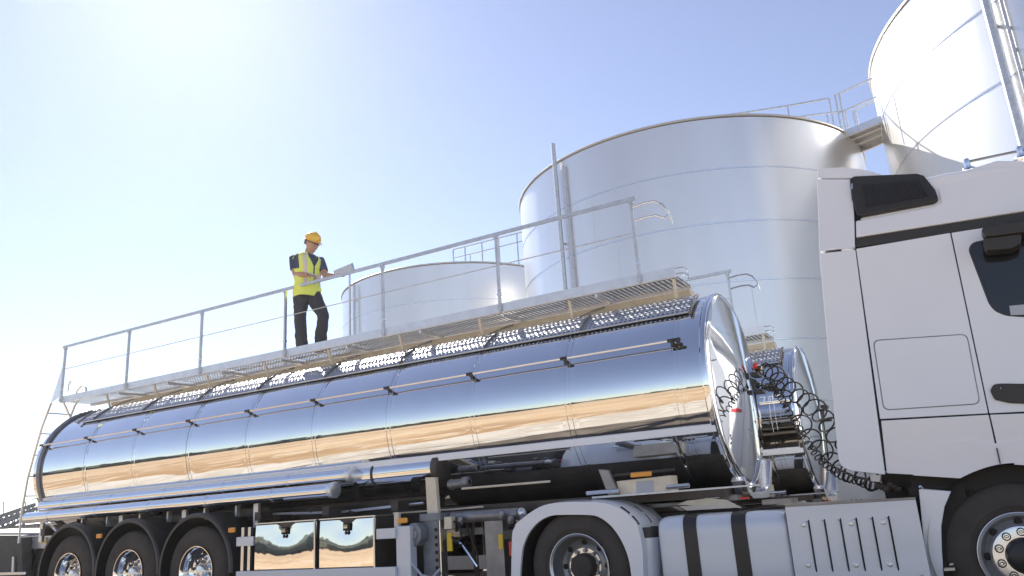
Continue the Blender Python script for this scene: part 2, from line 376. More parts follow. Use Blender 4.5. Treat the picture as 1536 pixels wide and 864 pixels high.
# ------------------------------------------------------------------ tanker trailer
AY, AZ, TR = 8.03, 2.07, .97
TX0, TX1 = -12.66, -1.99
def ringpt(x, deg, R): return Vector((x, AY - R * cos(radians(deg)), AZ + R * sin(radians(deg))))
def lattice(P, nu, nv, hole=.58):      # sheet with a hole punched through each cell; P(i,j) gives the cell corners
    m = MB()
    for i in range(nu):
        for j in range(nv):
            q = [P(i, j), P(i + 1, j), P(i + 1, j + 1), P(i, j + 1)]; c = (q[0] + q[1] + q[2] + q[3]) / 4
            mid = [(q[k] + q[(k + 1) % 4]) / 2 for k in range(4)]
            inn = [c + (mm - c) * hole * 1.12 for mm in mid]
            m.add(q + inn, [(0, 1, 4), (1, 2, 5), (2, 3, 6), (3, 0, 7), (0, 4, 7), (1, 5, 4), (2, 6, 5), (3, 7, 6)])
    return m
def make_trailer():
    T = empty('tanker_trailer', (-7, AY, 0))
    # barrel with very slightly bellied courses between hoops
    hoops = [-11.36 + 1.138 * i for i in range(9)]
    prof = []; n = 420
    for i in range(n + 1):
        x = TX0 + (TX1 - TX0) * i / n
        u = ((x + 11.36) / 1.138) % 1.0
        prof.append((x, TR + .0026 * sin(pi * u) + .0012 * sin(x * 2.3) + .0006 * sin(x * 9.1) - .0022 * math.exp(-(min(u, 1 - u) * 1.138 / .05) ** 2)))
    MB().lathe(prof, (0, AY, AZ), (1, 0, 0), 160).build('barrel', M['polish'], T)
    # heads
    d = [(TX1 - .01, TR - .004), (TX1 + .03, TR - .004), (TX1 + .04, TR - .008), (TX1 + .05, TR - .02)]
    for k in range(1, 15):
        t = k / 14; r = (TR - .02) * (1 - t); q_ = r / (TR - .02); d.append((TX1 + .05 + .090 * (1 - (math.sqrt(q_ * q_ + .05) - .2236) / (math.sqrt(1.05) - .2236)), r))
    MB().lathe(d, (0, AY, AZ), (1, 0, 0), 128).build('front_head', M['polish'], T)
    MB().lathe([(TX1 - .02, TR), (TX1 - .02, TR + .008), (TX1 - .01, TR + .016), (TX1 + .02, TR + .016), (TX1 + .032, TR + .010), (TX1 + .036, TR - .01)], (0, AY, AZ), (1, 0, 0), 128).build('front_rim', M['chrome'], T)
    d = [(TX0 + .01, TR)]
    for k in range(0, 15):
        t = k / 14; r = TR * (1 - t); d.append((TX0 - .26 * (1 - (r / TR) ** 2.6), r))
    MB().lathe(d, (0, AY, AZ), (1, 0, 0), 128).build('rear_head', M['polish'], T)
    MB().tube([ringpt(TX0 + .16, a, TR + .022) for a in range(-180, 180, 4)], .026, 8, closed=True).build('rear_band', M['rim'], T)
    for hx in hoops:
        for o in (-.028, .028):
            MB().lathe([(hx + o - .006, TR - .002), (hx + o - .004, TR + .0045), (hx + o + .004, TR + .0045), (hx + o + .006, TR - .002)], (0, AY, AZ), (1, 0, 0), 128).build('weld_seam', M['polish'], T)
    # slim rail along the flank, on stand-off brackets
    rl = [ringpt(-12.56, 22, TR + .075), ringpt(-2.18, 22.5, TR + .075)]
    MB().tube(rl, .013, 8).build('side_rail', M['alu_bright'], T)
    for hx in [-12.5] + hoops + [-2.2]:
        b = MB(); p0 = ringpt(hx, 22, TR - .004); p1 = ringpt(hx, 22, TR + .085)
        b.bar(p0, p1, .028, .024); b.bar(p1 + Vector((-.035, 0, .0)), p1 + Vector((.035, 0, 0)), .022, .03); b.bar(p0 + Vector((-.03, 0, 0)) , p0 + Vector((.03, 0, 0)), .03, .02)
        b.build('rail_bracket', M['black'], T)
    # white trim strip low on the flank
    sm = MB().box(-12.5, -1.97, ringpt(0, -24.8, TR + .012).y, ringpt(0, -24.8, TR - .03).y + .03, 1.590, 1.662)
    sm.build('trim_strip', M['white'], T, bevel=.004)
    for i in range(24):
        p = Vector((-12.2 + i * .44, ringpt(0, -24.8, TR + .012).y, 1.626)); MB().ball(p, .007, 6).build('rivet', M['alu'], T)
    # two long hose tubes
    for (y, z, x0, x1) in ((7.075, 1.535, -12.35, -6.24), (6.95, 1.375, -12.50, -6.40)):
        r = .08
        t = MB().tube([(x0, y, z), (x1, y, z)], r, 24).build('hose_tube', M['polish'], T)
        MB().lathe([(0, r + .004), (.05, r + .012), (.08, r + .012), (.09, r - .02), (.09, 0)], (x1 - .03, y, z), (1, 0, 0), 24).build('tube_cap', M['alu'], t)
        x = x0 + .6
        while x < x1:
            MB().lathe([(0, r), (0, r + .006), (.035, r + .006), (.035, r)], (x, y, z), (1, 0, 0), 24).build('tube_clamp', M['alu_bright'], t); x += 1.14
    t = MB().tube([(-6.2, 7.26, 1.52), (-5.12, 7.26, 1.52)], .145, 28).build('mid_tube', M['polish'], T)
    MB().lathe([(0, .145), (0, .152), (.03, .152), (.03, .145)], (-5.98, 7.26, 1.52), (1, 0, 0), 28).build('tube_clamp', M['dark'], t)
    MB().lathe([(0, .15), (.02, .165), (.09, .165), (.1, .15), (.1, 0)], (-5.14, 7.26, 1.52), (1, 0, 0), 28).build('tube_cap', M['dark'], t)
    # walkway
    wx0, wx1 = -13.02, -2.30; zb = 3.235; ye = 7.6
    MB().box(wx0, wx1, ye, ye + .012, zb, zb + .105).build('kick_plate', M['alu'], T)
    nu = int((wx1 - wx0) / .055)
    lattice(lambda i, j: Vector((wx0 + (wx1 - wx0) * i / nu, ye + .012 + .50 * j / 10, zb + .012 + .003 * ((i + j) % 2))), nu, 10, .62).build('walkway_grating', M['grating'], T, smooth=False)
    MB().box(wx0, wx1, ye + .512, ye + .56, zb - .02, zb + .03).build('deck_edge', M['alu'], T)
    MB().box(wx0, wx1, ye + .012, ye + .035, zb - .004, zb + .011).build('deck_edge', M['alu'], T)
    bm_ = MB()        # spine beam: channel with a face raked towards the ground
    A = [(7.945, 3.165), (7.98, 3.095), (8.12, 3.085), (8.12, 3.17)]
    bm_.add([(x, y, z) for x in (-12.2, wx1 + .03) for (y, z) in A], [(0, 1, 5, 4), (1, 2, 6, 5), (2, 3, 7, 6), (3, 0, 4, 7), (0, 3, 2, 1), (4, 5, 6, 7)])
    bm_.build('spine_beam', M['beamtan'], T)
    pu = int(9.86 / .05)
    lattice(lambda i, j: ringpt(-11.97 + 9.85 * i / pu, 44.5 + 27 * j / 10, TR + .035 + (.006 if (i + j) % 2 else 0)), pu, 10, .55).build('perforated_cover', M['perf'], T, smooth=False)
    bk = MB(); bk.add([ringpt(x, a_, TR + .010) for x in (-11.95, -2.14) for a_ in range(45, 76, 3)], [(i, i + 1, i + 12, i + 11) for i in range(10)]); bk.build('cover_backing', M['grey'], T)
    for (x0) in (-11.98, -2.11):
        MB().tube([ringpt(x0, 43 + i * 3, TR + .04) for i in range(9)], .018, 6).build('cover_edge', M['grating'], T)
    MB().tube([ringpt(-11.98, 44, TR + .036), ringpt(-2.11, 44, TR + .036)], .008, 6).build('cover_edge', M['alu'], T)
    sx = [-11.86 + 1.187 * i for i in range(8)] + [-2.34]
    for x in sx:
        MB().bar((x, 7.65, zb - .01), (x - .02, 7.75, 3.01), .022, .03).build('deck_strut', M['cream'], T)
        if x < -3: MB().tube([(x - .02, 7.75, 3.01), (x + .1, 7.72, 3.035), (x + .22, 7.80, 3.09), (x + .3, 7.92, 3.14)], .012, 6).build('strut_hook', M['grating'], T)
        if x < -3: MB().bar((x + .34, 7.62, zb - .03), (x + .34, 8.15, zb - .02), .03, .035).build('cross_bearer', M['alu'], T)
        if x < -3: MB().tube([ringpt(x + .26, 44 + i * 3, TR + .052) for i in range(8)], .014, 6).build('cover_strap', M['grating'], T)
    # guard rail
    px = [-13.015 + 1.7215 * k for k in range(7)]
    MB().bar((px[0] - .07, 7.59, 4.19), (px[6] + .06, 7.59, 4.19), .030, .040).build('top_rail', M['rail'], T)
    MB().tube([(px[0], 7.59, 3.80), (px[6], 7.59, 3.80)], .006, 6).build('wire_rail', M['rail'], T)
    for x in px:
        p = MB().bar((x, 7.592, zb), (x, 7.592, 4.165), .034, .028).build('rail_post', M['rail'], T)
        MB().box(x - .025, x + .025, 7.565, 7.598, zb + .02, zb + .08).build('post_foot', M['rail'], p)
        MB().box(x - .022, x + .022, 7.570, 7.608, zb + .20, zb + .225).build('post_pivot', M['alu_bright'], p)
        MB().box(x - .024, x + .024, 7.568, 7.612, 4.135, 4.168).build('post_head', M['rail'], p)
    e = px[6]
    for z in (4.09, 3.93):
        MB().tube([(e, 7.59, z), (e + .15, 7.59, z + .015), (e + .26, 7.60, z + .01), (e + .33, 7.63, z - .03), (e + .37, 7.70, z - .08 - (.02 if z > 4 else -.10)), (e + .38, 7.75, 3.87)], .011, 6).build('end_loop', M['alu_bright'], T)
    for k in range(2):
        z = zb + .03 + .06 * k
        MB().tube([(wx1, ye + .02, z), (wx1 + .08, ye + .03, z), (wx1 + .11, ye + .08, z - .02), (wx1 + .08, ye + .18, z - .04), (wx1, ye + .22, z - .04)], .006, 6).build('step_loop', M['alu_bright'], T)
    # rear ladder
    def lad(y, dx): return [(-13.05 + dx, y, 4.1), (-13.06 + dx, y, 3.6), (-13.30 + dx, y, 3.45), (-13.49 + dx, y, 3.28), (-13.69 + dx, y, 2.9), (-13.83 + dx, y, 2.48), (-13.96 + dx, y, 2.07), (-14.04 + dx, y, 1.49), (-14.03 + dx, y, 1.02)]
    la = MB().tube(lad(7.7, 0)[2:], .019, 8).build('ladder_rail', M['alu_bright'], T)
    MB().tube(lad(8.12, 0)[2:], .019, 8).build('ladder_rail', M['alu_bright'], T)
    MB().tube([(-13.02, 7.62, 3.28), (-12.93, 7.72, 3.0), (-12.95, 7.9, 2.82)], .018, 6).build('ladder_stay', M['alu_bright'], T)
    MB().prism([(-13.04, 7.60, 3.95), (-13.02, 7.60, 3.36), (-13.49, 7.69, 3.28)], (0, .008, 0)).build('ladder_gusset', M['alu'], T)
    for (x, z) in ((-13.72, 2.8), (-13.84, 2.45), (-13.94, 2.1), (-13.99, 1.78), (-14.04, 1.45), (-14.03, 1.12), (-13.55, 3.13)):
        MB().tube([(x, 7.7, z), (x, 8.12, z)], .013, 6).build('ladder_rung', M['alu_bright'], T)
    MB().tube([(-12.9, 7.75, 3.25), (-12.85, 7.75, 3.42), (-12.72, 7.75, 3.5), (-12.6, 7.75, 3.46), (-12.56, 7.75, 3.3)], .016, 6).build('grab_loop', M['alu_bright'], T)
    MB().tube([(-13.0, 7.68, 3.25), (-13.0, 7.69, 3.55), (-12.96, 7.70, 3.62)], .014, 6).build('grab_loop', M['alu_bright'], T)
    for (z, dx) in ((2.5, .6), (1.72, .75)): MB().tube([(-13.84, 7.75, z), (-13.84 + dx, 7.8, z)], .012, 6).build('ladder_stay', M['alu_bright'], T)
    MB().box(-12.93, -12.83, 7.40, 7.44, 2.60, 2.68).build('marker_lamp', M['yellow'], T)
    # running gear
    for (i, x) in enumerate((-11.05, -9.74, -8.43)):
        trailer_wheel(T, x, 6.76, .548)
        g_ = MB(); pr = []; nn = 28
        for k in range(nn + 1):
            t = radians(-4 + 190 * k / nn); R = .655 + (.02 if False else 0)
            pr.append((t, R))
        prof_ = [(-.07, .612), (-.07, .648), (-.05, .664), (.42, .668), (.46, .655), (.46, .645), (.42, .654), (-.04, .648), (-.055, .612)]
        R_ = []
        for (t, R) in pr: R_.append([Vector((x + .02 + q * cos(t), 6.78 + b, .575 + q * sin(t))) for (b, q) in prof_])
        g_.rings(R_).build('mudguard', M['guard'], T)
        for s_ in (-.3, .35):
            MB().bar((x + s_ * .9, 7.1, 1.16), (x + s_ * .9, 7.1, 1.34), .06, .03).build('guard_stay', M['alu'], T)
        if i != 1:
            l_ = at(149.6, 804, 6.72) if i == 0 else at(348.5, 795, 6.72)
            MB().box(l_.x - .055, l_.x + .055, 6.70, 6.73, l_.z - .03, l_.z + .03).build('marker_lamp', M['amber'], T, bevel=.012)
        MB().tube([(x, 6.9, .55), (x, 9.2, .55)], .075, 12).build('axle', M['dark'], T)
        tyre_mb((x, 8.92, .548), .535, .385, .285).build('far_tyre', M['rubber'], T)
        MB().lathe([(0, .12), (.03, .15), (.12, .15), (.16, .13), (.2, .15), (.28, .12)], (x + .35, 7.45, .62), (0, 0, 1), 16).build('air_spring', M['rubber'], T)
        MB().bar((x - .5, 7.4, .78), (x + .05, 7.4, .55), .08, .09).build('trailing_arm', M['dark'], T)
        MB().lathe([(0, .09), (.03, .1), (.2, .1), (.22, .06)], (x - .22, 7.55, .66), (.8, .5, .1), 12).build('brake_chamber', M['dark'], T)
    for y in (7.5, 8.5):
        MB().box(-12.4, -5.3, y, y + .1, .84, 1.24).build('chassis_beam', M['dark'], T)
    MB().box(-12.4, -7.6, 7.12, 7.16, 1.16, 1.25).build('guard_rail', M['dark'], T)
    for x in (-12.2, -10.4, -9.1, -7.7, -6.6, -5.6): MB().box(x, x + .1, 7.0, 9.0, 1.10, 1.2).build('cross_member', M['dark'], T)
    MB().box(-8.0, -5.3, 7.3, 7.34, .35, 1.05).build('inner_panel', M['dark'], T)
    MB().box(-5.3, -2.0, 7.28, 8.75, 1.015, 1.10).build('neck_plate', M['dark'], T)
    for p in ((-12.3, 1.12), (-10.4, 1.12), (-9.08, 1.15), (-7.75, 1.15)): MB().box(p[0] - .03, p[0] + .05, 7.05, 7.09, 1.02, 1.30).build('hanger', M['alu'], T)
    MB().tube([(-12.3, 7.1, 1.3), (-12.05, 7.05, 1.25), (-11.7, 7.0, 1.1), (-11.6, 7.0, 1.0)], .022, 6).build('drain_pipe', M['alu_bright'], T)
    for k in range(4):
        x = -7.6 + k * .62; MB().ball((x, 7.24, 1.12 + .05 * (k % 2)), .05, 8, (1.6, 1, .7)).build('valve', M['dark'], T)
    MB().tube([(-8, 7.2, 1.18), (-6.5, 7.22, 1.13), (-5.3, 7.2, 1.16)], .016, 6).build('air_pipe', M['alu'], T)
    # mirror tool boxes in their guard frame
    for (x0, x1) in ((-7.385, -6.425), (-6.385, -5.585)):
        b = MB().box(x0, x1, 6.74, 7.25, .50, 1.052).build('tool_box', M['dark'], T)
        dm_ = MB(); nx, nz = 16, 14; xa, xb, za, zb2 = x0 + .006, x1 - .006, .555, 1.04; xm = (xa + xb) / 2
        def dp(i, k):
            u_ = i / nx; t_ = k / nz; x = xa + (xb - xa) * u_
            y = 6.722 + .016 * t_ ** 2.4 - .003 * (2 * u_ - 1) ** 2 * t_ + .007 * math.exp(-((u_ - .5) / .22) ** 2 - ((t_ - .8) / .25) ** 2)
            return (x, y, za + (zb2 - za) * t_)
        dm_.add([dp(i, k) for i in range(nx + 1) for k in range(nz + 1)] + [(xa, 6.745, za), (xa, 6.745, zb2), (xb, 6.745, zb2), (xb, 6.745, za)],
                [(i * (nz + 1) + k, (i + 1) * (nz + 1) + k, (i + 1) * (nz + 1) + k + 1, i * (nz + 1) + k + 1) for i in range(nx) for k in range(nz)])
        dm_.build('box_door', M['mirror'], b, sharp=180)
        MB().box(x0, x1, 6.72, 7.24, 1.054, 1.066).build('box_lid_edge', M['alu_bright'], b)
        MB().box(x1 - .022, x1 - .002, 6.705, 6.721, .53, 1.05).build('hinge_strip', M['alu_bright'], b)
        xc = (x0 + x1) / 2
        MB().box(xc - .045, xc + .045, 6.710, 6.724, .925, 1.005).build('latch_plate', M['liner'], b, bevel=.01)
        MB().box(xc - .028, xc + .028, 6.700, 6.711, .95, .99).build('latch_handle', M['chrome'], b)
        MB().ball((xc, 6.714, .905), .022, 10, (1, .5, 1)).build('lock', M['black'], b)
    MB().box(-7.66, -5.32, 6.70, 6.74, .36, .545).build('side_guard', M['skirt'], T, bevel=.008)
    for (x0, x1) in ((-7.68, -7.40), (-5.57, -5.32)):
        MB().box(x0, x1, 6.71, 6.745, .82, .925).build('guard_bracket', M['skirt'], T, bevel=.006)
    for x in (-7.64, -7.53):
        MB().box(x, x + .045, 6.75, 6.79, .5, 1.03).build('guard_post', M['alu_bright'], T)
    MB().box(-5.34, -5.15, 6.74, 6.86, .3, .94).build('guard_end_post', M['skirt'], T, bevel=.02)
    MB().box(-5.40, -5.34, 6.80, 6.84, .85, 1.08).build('lamp_stalk', M['cream'], T)
    MB().box(-5.33, -5.20, 6.76, 6.79, .965, 1.02).build('marker_lamp', M['amber'], T, bevel=.015)
    # landing gear
    lg = MB().box(-5.13, -4.93, 6.93, 7.09, .25, 1.04).build('landing_leg', M['grey'], T, bevel=.01)
    MB().box(-5.15, -4.88, 6.91, 7.10, .97, 1.045).build('leg_head', M['grey'], lg, bevel=.006)
    MB().box(-4.91, -4.895, 6.92, 7.02, .4, .98).build('leg_edge', M['alu_bright'], lg)
    for k in range(6): MB().ball((-4.955, 6.925, .88 - .075 * k), .02, 8, (1, .5, 1)).build('leg_bolt', M['liner'], lg)
    oc = [(-5.155 + .105 * cos(2 * pi * k / 8 + pi / 8), 6.80, .845 + .125 * sin(2 * pi * k / 8 + pi / 8)) for k in range(8)]
    MB().prism(oc, (0, .13, 0)).build('gear_case', M['grey'], T, bevel=.015)
    MB().lathe([(0, .06), (-.012, .055), (-.012, 0)], (-5.155, 6.80, .845), (0, 1, 0), 8).build('gear_cover', M['rim'], T)
    MB().tube([(-5.28, 6.78, .78), (-5.24, 6.77, .74), (-5.16, 6.76, .58), (-5.05, 6.78, .45), (-4.93, 6.80, .42), (-4.86, 6.84, .5)], .014, 8).build('cable', M['greylab'], T)
    MB().box(-5.30, -5.25, 6.77, 6.80, .72, .80).build('cable_plug', M['cream'], T)
    MB().prism([at(638, 716, 6.98), at(653, 716, 6.98), at(657, 771, 6.98), at(641, 771, 6.98)], (0, .05, 0)).build('cream_post', M['cream'], T)
    lf = MB().box(-4.52, -4.30, 7.9, 8.1, .12, 1.0).build('landing_leg', M['dark'], T)
    MB().box(-4.62, -4.15, 7.8, 8.2, .03, .1).build('leg_foot', M['dark'], lf)
    MB().box(-4.55, -4.22, 7.2, 8.6, .78, .86).build('cross_shaft', M['dark'], T)
    MB().tube([(-4.86, 7.1, .99), (-4.05, 7.1, .985)], .06, 16).build('air_tank', M['rim'], T)
    MB().ball((-4.02, 7.1, .99), .055, 10).build('valve', M['alu'], T)
    MB().tube([(-4.02, 7.1, .99), (-3.98, 7.05, .94), (-4.0, 7.0, .86)], .028, 8).build('valve', M['rim'], T)
    MB().tube([(-4.9, 7.05, .8), (-4.7, 7.02, .72), (-4.55, 7.05, .5)], .016, 6).build('strut', M['chrome'], T)
    MB().box(-4.86, -4.80, 6.98, 7.0, .66, .84).build('warning_tag', M['yellow'], T)
    MB().box(-4.25, -4.2, 7.0, 7.02, .66, .8).build('warning_tag', M['yellow'], T)
    MB().box(-4.85, -4.76, 6.93, 7.0, .88, 1.0).build('valve', M['cream'], T)
    MB().tube([(-4.76, 6.97, .95), (-4.68, 6.95, .93), (-4.66, 6.95, .8), (-4.72, 6.95, .74), (-4.78, 6.96, .8)], .012, 6).build('air_pipe', M['hose'], T)
    for (x, y, dx, r) in ((-4.80, 7.25, .10, .012), (-4.72, 7.3, -.06, .02), (-4.60, 7.22, .16, .010), (-4.34, 7.5, -.10, .028), (-4.18, 7.2, .05, .012)):
        MB().tube([(x, y, 1.0), (x + dx * .3, y, .85), (x + dx, y + .05, .6), (x + dx * .7, y + .1, .25)], r, 6).build('air_pipe', M['dark'], T)
    MB().box(-4.80, -4.02, 7.75, 7.80, .18, .80).build('inner_panel', M['dark'], T)
    MB().box(-4.46, -4.24, 7.08, 7.24, .12, .95).build('landing_leg', M['rim'], T, bevel=.008)
    MB().box(-4.9, -4.1, 7.3, 7.36, .80, .87).build('cross_member', M['rim'], T)
    for (x, z) in ((-4.84, .9), (-4.7, .92), (-4.2, .95), (-4.1, .9)): MB().lathe([(0, .03), (.03, .035), (.06, .03), (.08, .02), (.08, 0)], (x, 7.0, z), (.3, -.2, .9), 10).build('valve', M['rim'], T)
    # front underside
    MB().tube([at(693, 733, 7.0), at(760, 727.5, 7.0), at(825, 722, 7.0)], .012, 6).build('air_pipe', M['cream'], T)
    MB().tube([at(590, 770, 7.2), at(680, 764, 7.2), at(725, 760, 7.2)], .010, 6).build('air_pipe', M['cream'], T)
    MB().lathe([(0, .05), (.03, .06), (.05, .05), (.16, .045), (.18, .06), (.25, .06), (.26, .03)], (-4.95, 7.2, 1.33), (1, 0, .05), 16).build('outlet_valve', M['rim'], T)
    MB().prism([at(888, 745, 7.0), at(1140, 726, 7.0), at(1140, 728.5, 7.0), at(888, 748, 7.0)], (0, .05, 0)).build('lower_rail', M['rail'], T)
    MB().prism([at(897, 704, 7.0), at(912, 705, 7.0), at(928, 741, 7.0), at(912, 743, 7.0)], (0, .05, 0)).build('front_bracket', M['rim'], T, bevel=.006)
    MB().prism([at(924, 722, 7.04), at(1005, 713, 7.04), at(1008, 738, 7.04), at(930, 744, 7.04)], (0, .2, 0)).build('cream_box', M['cream'], T, bevel=.006)
    MB().prism([at(954, 722, 7.036), at(980, 720, 7.036), at(981, 738, 7.036), at(955, 740, 7.036)], (0, .004, 0)).build('type_label', M['greylab'], T)
    MB().tube([at(922, 713, 6.98), at(1012, 704, 6.98)], .014, 6).build('lamp_bar', M['dark'], T)
    MB().prism([at(945, 709, 6.95), at(977, 706.5, 6.95), at(977, 714, 6.95), at(945, 716.5, 6.95)], (0, .03, 0)).build('marker_lamp', M['amber'], T, bevel=.012)
    MB().tube([at(1000, 731, 6.95), at(1034, 728, 6.95)], .02, 8).build('lashing_pin', M['alu_bright'], T)
    MB().tube([at(880, 740, 6.98), at(928, 736, 6.98)], .018, 8).build('lashing_pin', M['alu_bright'], T)
    MB().tube([ringpt(-2.38, a_, TR + .02) for a_ in range(-64, -26, 4)], .02, 6).build('saddle_strap', M['polish'], T)
    fl = MB()     # V-shaped collar at the foot of the front head
    P0 = [(7.48, 1.15), (7.56, 1.05), (7.72, .98), (8.36, .98), (8.56, 1.08), (8.78, 1.34), (8.72, 1.37), (8.5, 1.13), (8.3, 1.04), (7.76, 1.04), (7.63, 1.10), (7.53, 1.19)]
    fl.prism([(TX1 + .0, y, z) for (y, z) in P0], (.13, 0, 0)).build('head_collar', M['alu_bright'], T, bevel=.01)
    MB().box(TX1 - .1, TX1 + .06, 7.4, 8.7, .98, 1.03).build('bearing_plate', M['rim'], T)
    # air and electric couplings on the head
    cb = MB().box(TX1 + .12, TX1 + .20, 8.38, 8.60, 2.22, 2.26).build('coupling_bracket', M['black'], T)
    MB().box(TX1 + .12, TX1 + .22, 8.38, 8.56, 2.04, 2.075).build('coupling_bracket', M['black'], T)
    for (y, z, mt) in ((8.40, 2.33, 'red'), (8.58, 2.31, 'yellow'), (8.48, 2.31, 'hose'), (8.38, 2.12, 'hose')):
        MB().lathe([(0, .024), (.03, .027), (.04, .018), (.07, .015), (.07, 0)], (TX1 + .17, y, z - .03), (.5, -.3, .8), 12).build('coupling', M[mt], T)
    for k in range(5):
        MB().tube([(TX1 + .12, 8.3 + .08 * k, 2.2), (TX1 + .10, 8.28 + .07 * k, 2.05), (TX1 + .06, 8.3 + .1 * k, 1.85 - .08 * k), (TX1 + .08, 8.33 + .08 * k, 1.6)], .011, 6).build('air_pipe', M['hose'], T)
    return T
T1 = make_trailer()
tag(T1, 'nearest polished tanker trailer, mirroring sand and sky, coupled to the white truck', 'tanker trailer', 'polished tanker trailers')
T2 = copy_tree(T1, skip=('coupling',))
T2.location = (-7 + .17, AY + 3.2, -.11)
tag(T2, 'second polished tanker trailer, mostly hidden behind the near one', 'tanker trailer', 'polished tanker trailers')
# ------------------------------------------------------------------ tractor unit
K = empty('truck_tractor', (-1.2, 8.0, 0)); tag(K, 'white truck tractor with sleeper cab hauling the near tanker', 'truck')
CY = 6.75
N_main = Vector((0, 1, 0)); N_up = Vector((0, 1, -.13)).normalized(); N_lo = Vector((0, 1, .07)).normalized()
P_main = Vector((0, CY, 2.95)); P_lo = Vector((0, CY, 1.50))
def panel(name, px, mt='white', pl=0, thick=.03, out=0, r=0, bevel=.006, parent=K, seg=2):
    n, p0 = ((N_main, P_main), (N_up, P_main), (N_lo, P_lo))[pl]
    pts = [(q if isinstance(q, Vector) else atplane(q[0], q[1], p0, n)) - n * out for q in px]
    if r: pts = rounded(pts, r)
    return MB().prism(pts, n * thick).build(name, M[mt], parent, bevel=bevel, seg=seg)
def xz(x, z, pl=0):
    n, p0 = ((N_main, P_main), (N_up, P_main), (N_lo, P_lo))[pl]
    return Vector((x, p0.y - ((z - p0.z) * n.z) / n.y, z))
# core
core = MB(); cp = [(-.44, 1.12), (-.44, 3.28), (-.40, 3.34), (-.1, 3.395), (.25, 3.395), (.6, 3.36), (.95, 3.28), (1.2, 3.08), (1.5, 2.3), (1.62, 1.3), (1.6, 1.12)]
core.prism([(x, CY + .045, z) for (x, z) in cp], (0, 2.41, 0)).build('cab_shell', M['white'], K, bevel=.05, seg=3)
MB().prism([(x, CY + .036, z) for (x, z) in [(-.63, 1.13), (-.53, 2.98), (1.3, 2.98), (1.48, 2.3), (1.58, 1.3), (1.55, 1.13)]], (0, .02, 0)).build('door_seal', M['seal'], K)
MB().prism([xz(x, z, 1) + Vector((0, .04, 0)) for (x, z) in [(-.53, 2.96), (-.50, 3.3), (1.15, 3.24), (1.33, 2.96)]], (0, .02, 0)).build('roof_seal', M['seal'], K)
# rear wall detail (seen mirrored in the tank head)
MB().box(-.462, -.44, 6.95, 9.05, 1.35, 3.1).build('rear_panel', M['white'], K, bevel=.008)
MB().box(-.470, -.463, 7.0, 8.6, 2.12, 2.18).build('red_stripe', M['stripe'], K)
MB().lathe([(0, .075), (-.012, .075), (-.012, .045), (0, .045)], (-.463, 8.0, 2.72), (1, 0, 0), 24).build('round_badge', M['grey'], K)
for y in (7.6, 8.4): MB().box(-.472, -.463, y, y + .035, 2.2, 2.42).build('rear_vent', M['black'], K)
for (y, z) in ((7.3, 3.15), (8.7, 3.12), (8.9, 2.6)): MB().box(-.50, -.46, y - .05, y + .05, z - .025, z + .025).build('rear_hinge', M['black'], K)
# side air deflectors
panel('upper_deflector', [(1225.5, 268.5), (1276, 268.8), (1281, 318), (1282.5, 371), (1229, 377)], 'white', 1, .05)
panel('lower_deflector', [(1229, 380), (1283, 374.2), (1326.4, 702), (1327.4, 712), (1275, 706), (1262, 700), (1257, 688)], 'white', 0, .05, r=[0, 0, 0, 0, .05, .05, .05])
panel('deflector_slot', [(1238, 377.5), (1262, 374.5), (1262, 375.8), (1238, 379.5)], 'seal', 0, .03, .001)
panel('roof_deflector', [(1225.5, 267), (1225.5, 254), (1232, 252), (1262, 250.5), (1290, 253), (1310, 257.5), (1330, 264), (1300, 265.5), (1276, 267)], 'white', 1, 2.25, bevel=.008)
MB().box(-.86, -.45, 9.13, 9.18, 1.25, 3.3).build('lower_deflector', M['white'], K, bevel=.01)
# black air intake
ip = [(1275, 270), (1282, 266), (1376, 262), (1386, 265), (1403, 286), (1408, 300), (1402, 305), (1292, 326), (1286, 324), (1278, 300)]
intake = panel('air_intake', ip, 'black', 1, .1, .03, bevel=.014, seg=3)
for k in range(22):
    t = k / 21; a0 = (1293 + 84 * t, 281 - 8 * t); a1 = (1299 + 92 * t, 313 - 15.5 * t)
    panel('grille_slat', [a0, (a0[0] + 2.1, a0[1] - .2), (a1[0] + 2.1, a1[1] - .3), a1], 'black', 1, .02, .044, bevel=.003, parent=intake)
panel('intake_lens', [(1277.5, 279), (1280, 277), (1280, 285), (1278, 287)], 'chrome', 1, .01, .036, parent=intake, bevel=.002)
# upper side, stripe, roof
panel('upper_side_panel', [(1283.5, 331), (1399, 309), (1411, 303), (1407, 285), (1402, 273), (1420, 264), xz(.60, 3.40, 1), xz(.95, 3.28, 1), xz(1.16, 3.02, 1), xz(1.17, 2.945, 1), (1536, 316.5), (1284, 356)], 'white', 1, .04, bevel=.012, seg=3)
panel('black_stripe', [(1283.5, 357.5), (1536, 318), xz(1.30, 2.945 + .0, 0), xz(1.33, 2.82, 0), (1536, 332), (1284.5, 371)], 'black', 0, .03, -.004, bevel=.003)
# sleeper flank and locker
pan = panel('sleeper_panel', [(1284, 373), (1425.2, 349), (1482.4, 620), (1320, 628.6)], 'white', 0, .034)
panel('locker_gap', [(1309, 510), (1451, 500.5), (1471, 606.5), (1325, 616)], 'grey', 0, .004, .0015, r=.05, bevel=0)
panel('locker_door', [(1311, 511.5), (1449.5, 502), (1469.3, 605), (1326.5, 614.3)], 'white', 0, .006, .004, r=.045, bevel=.002)
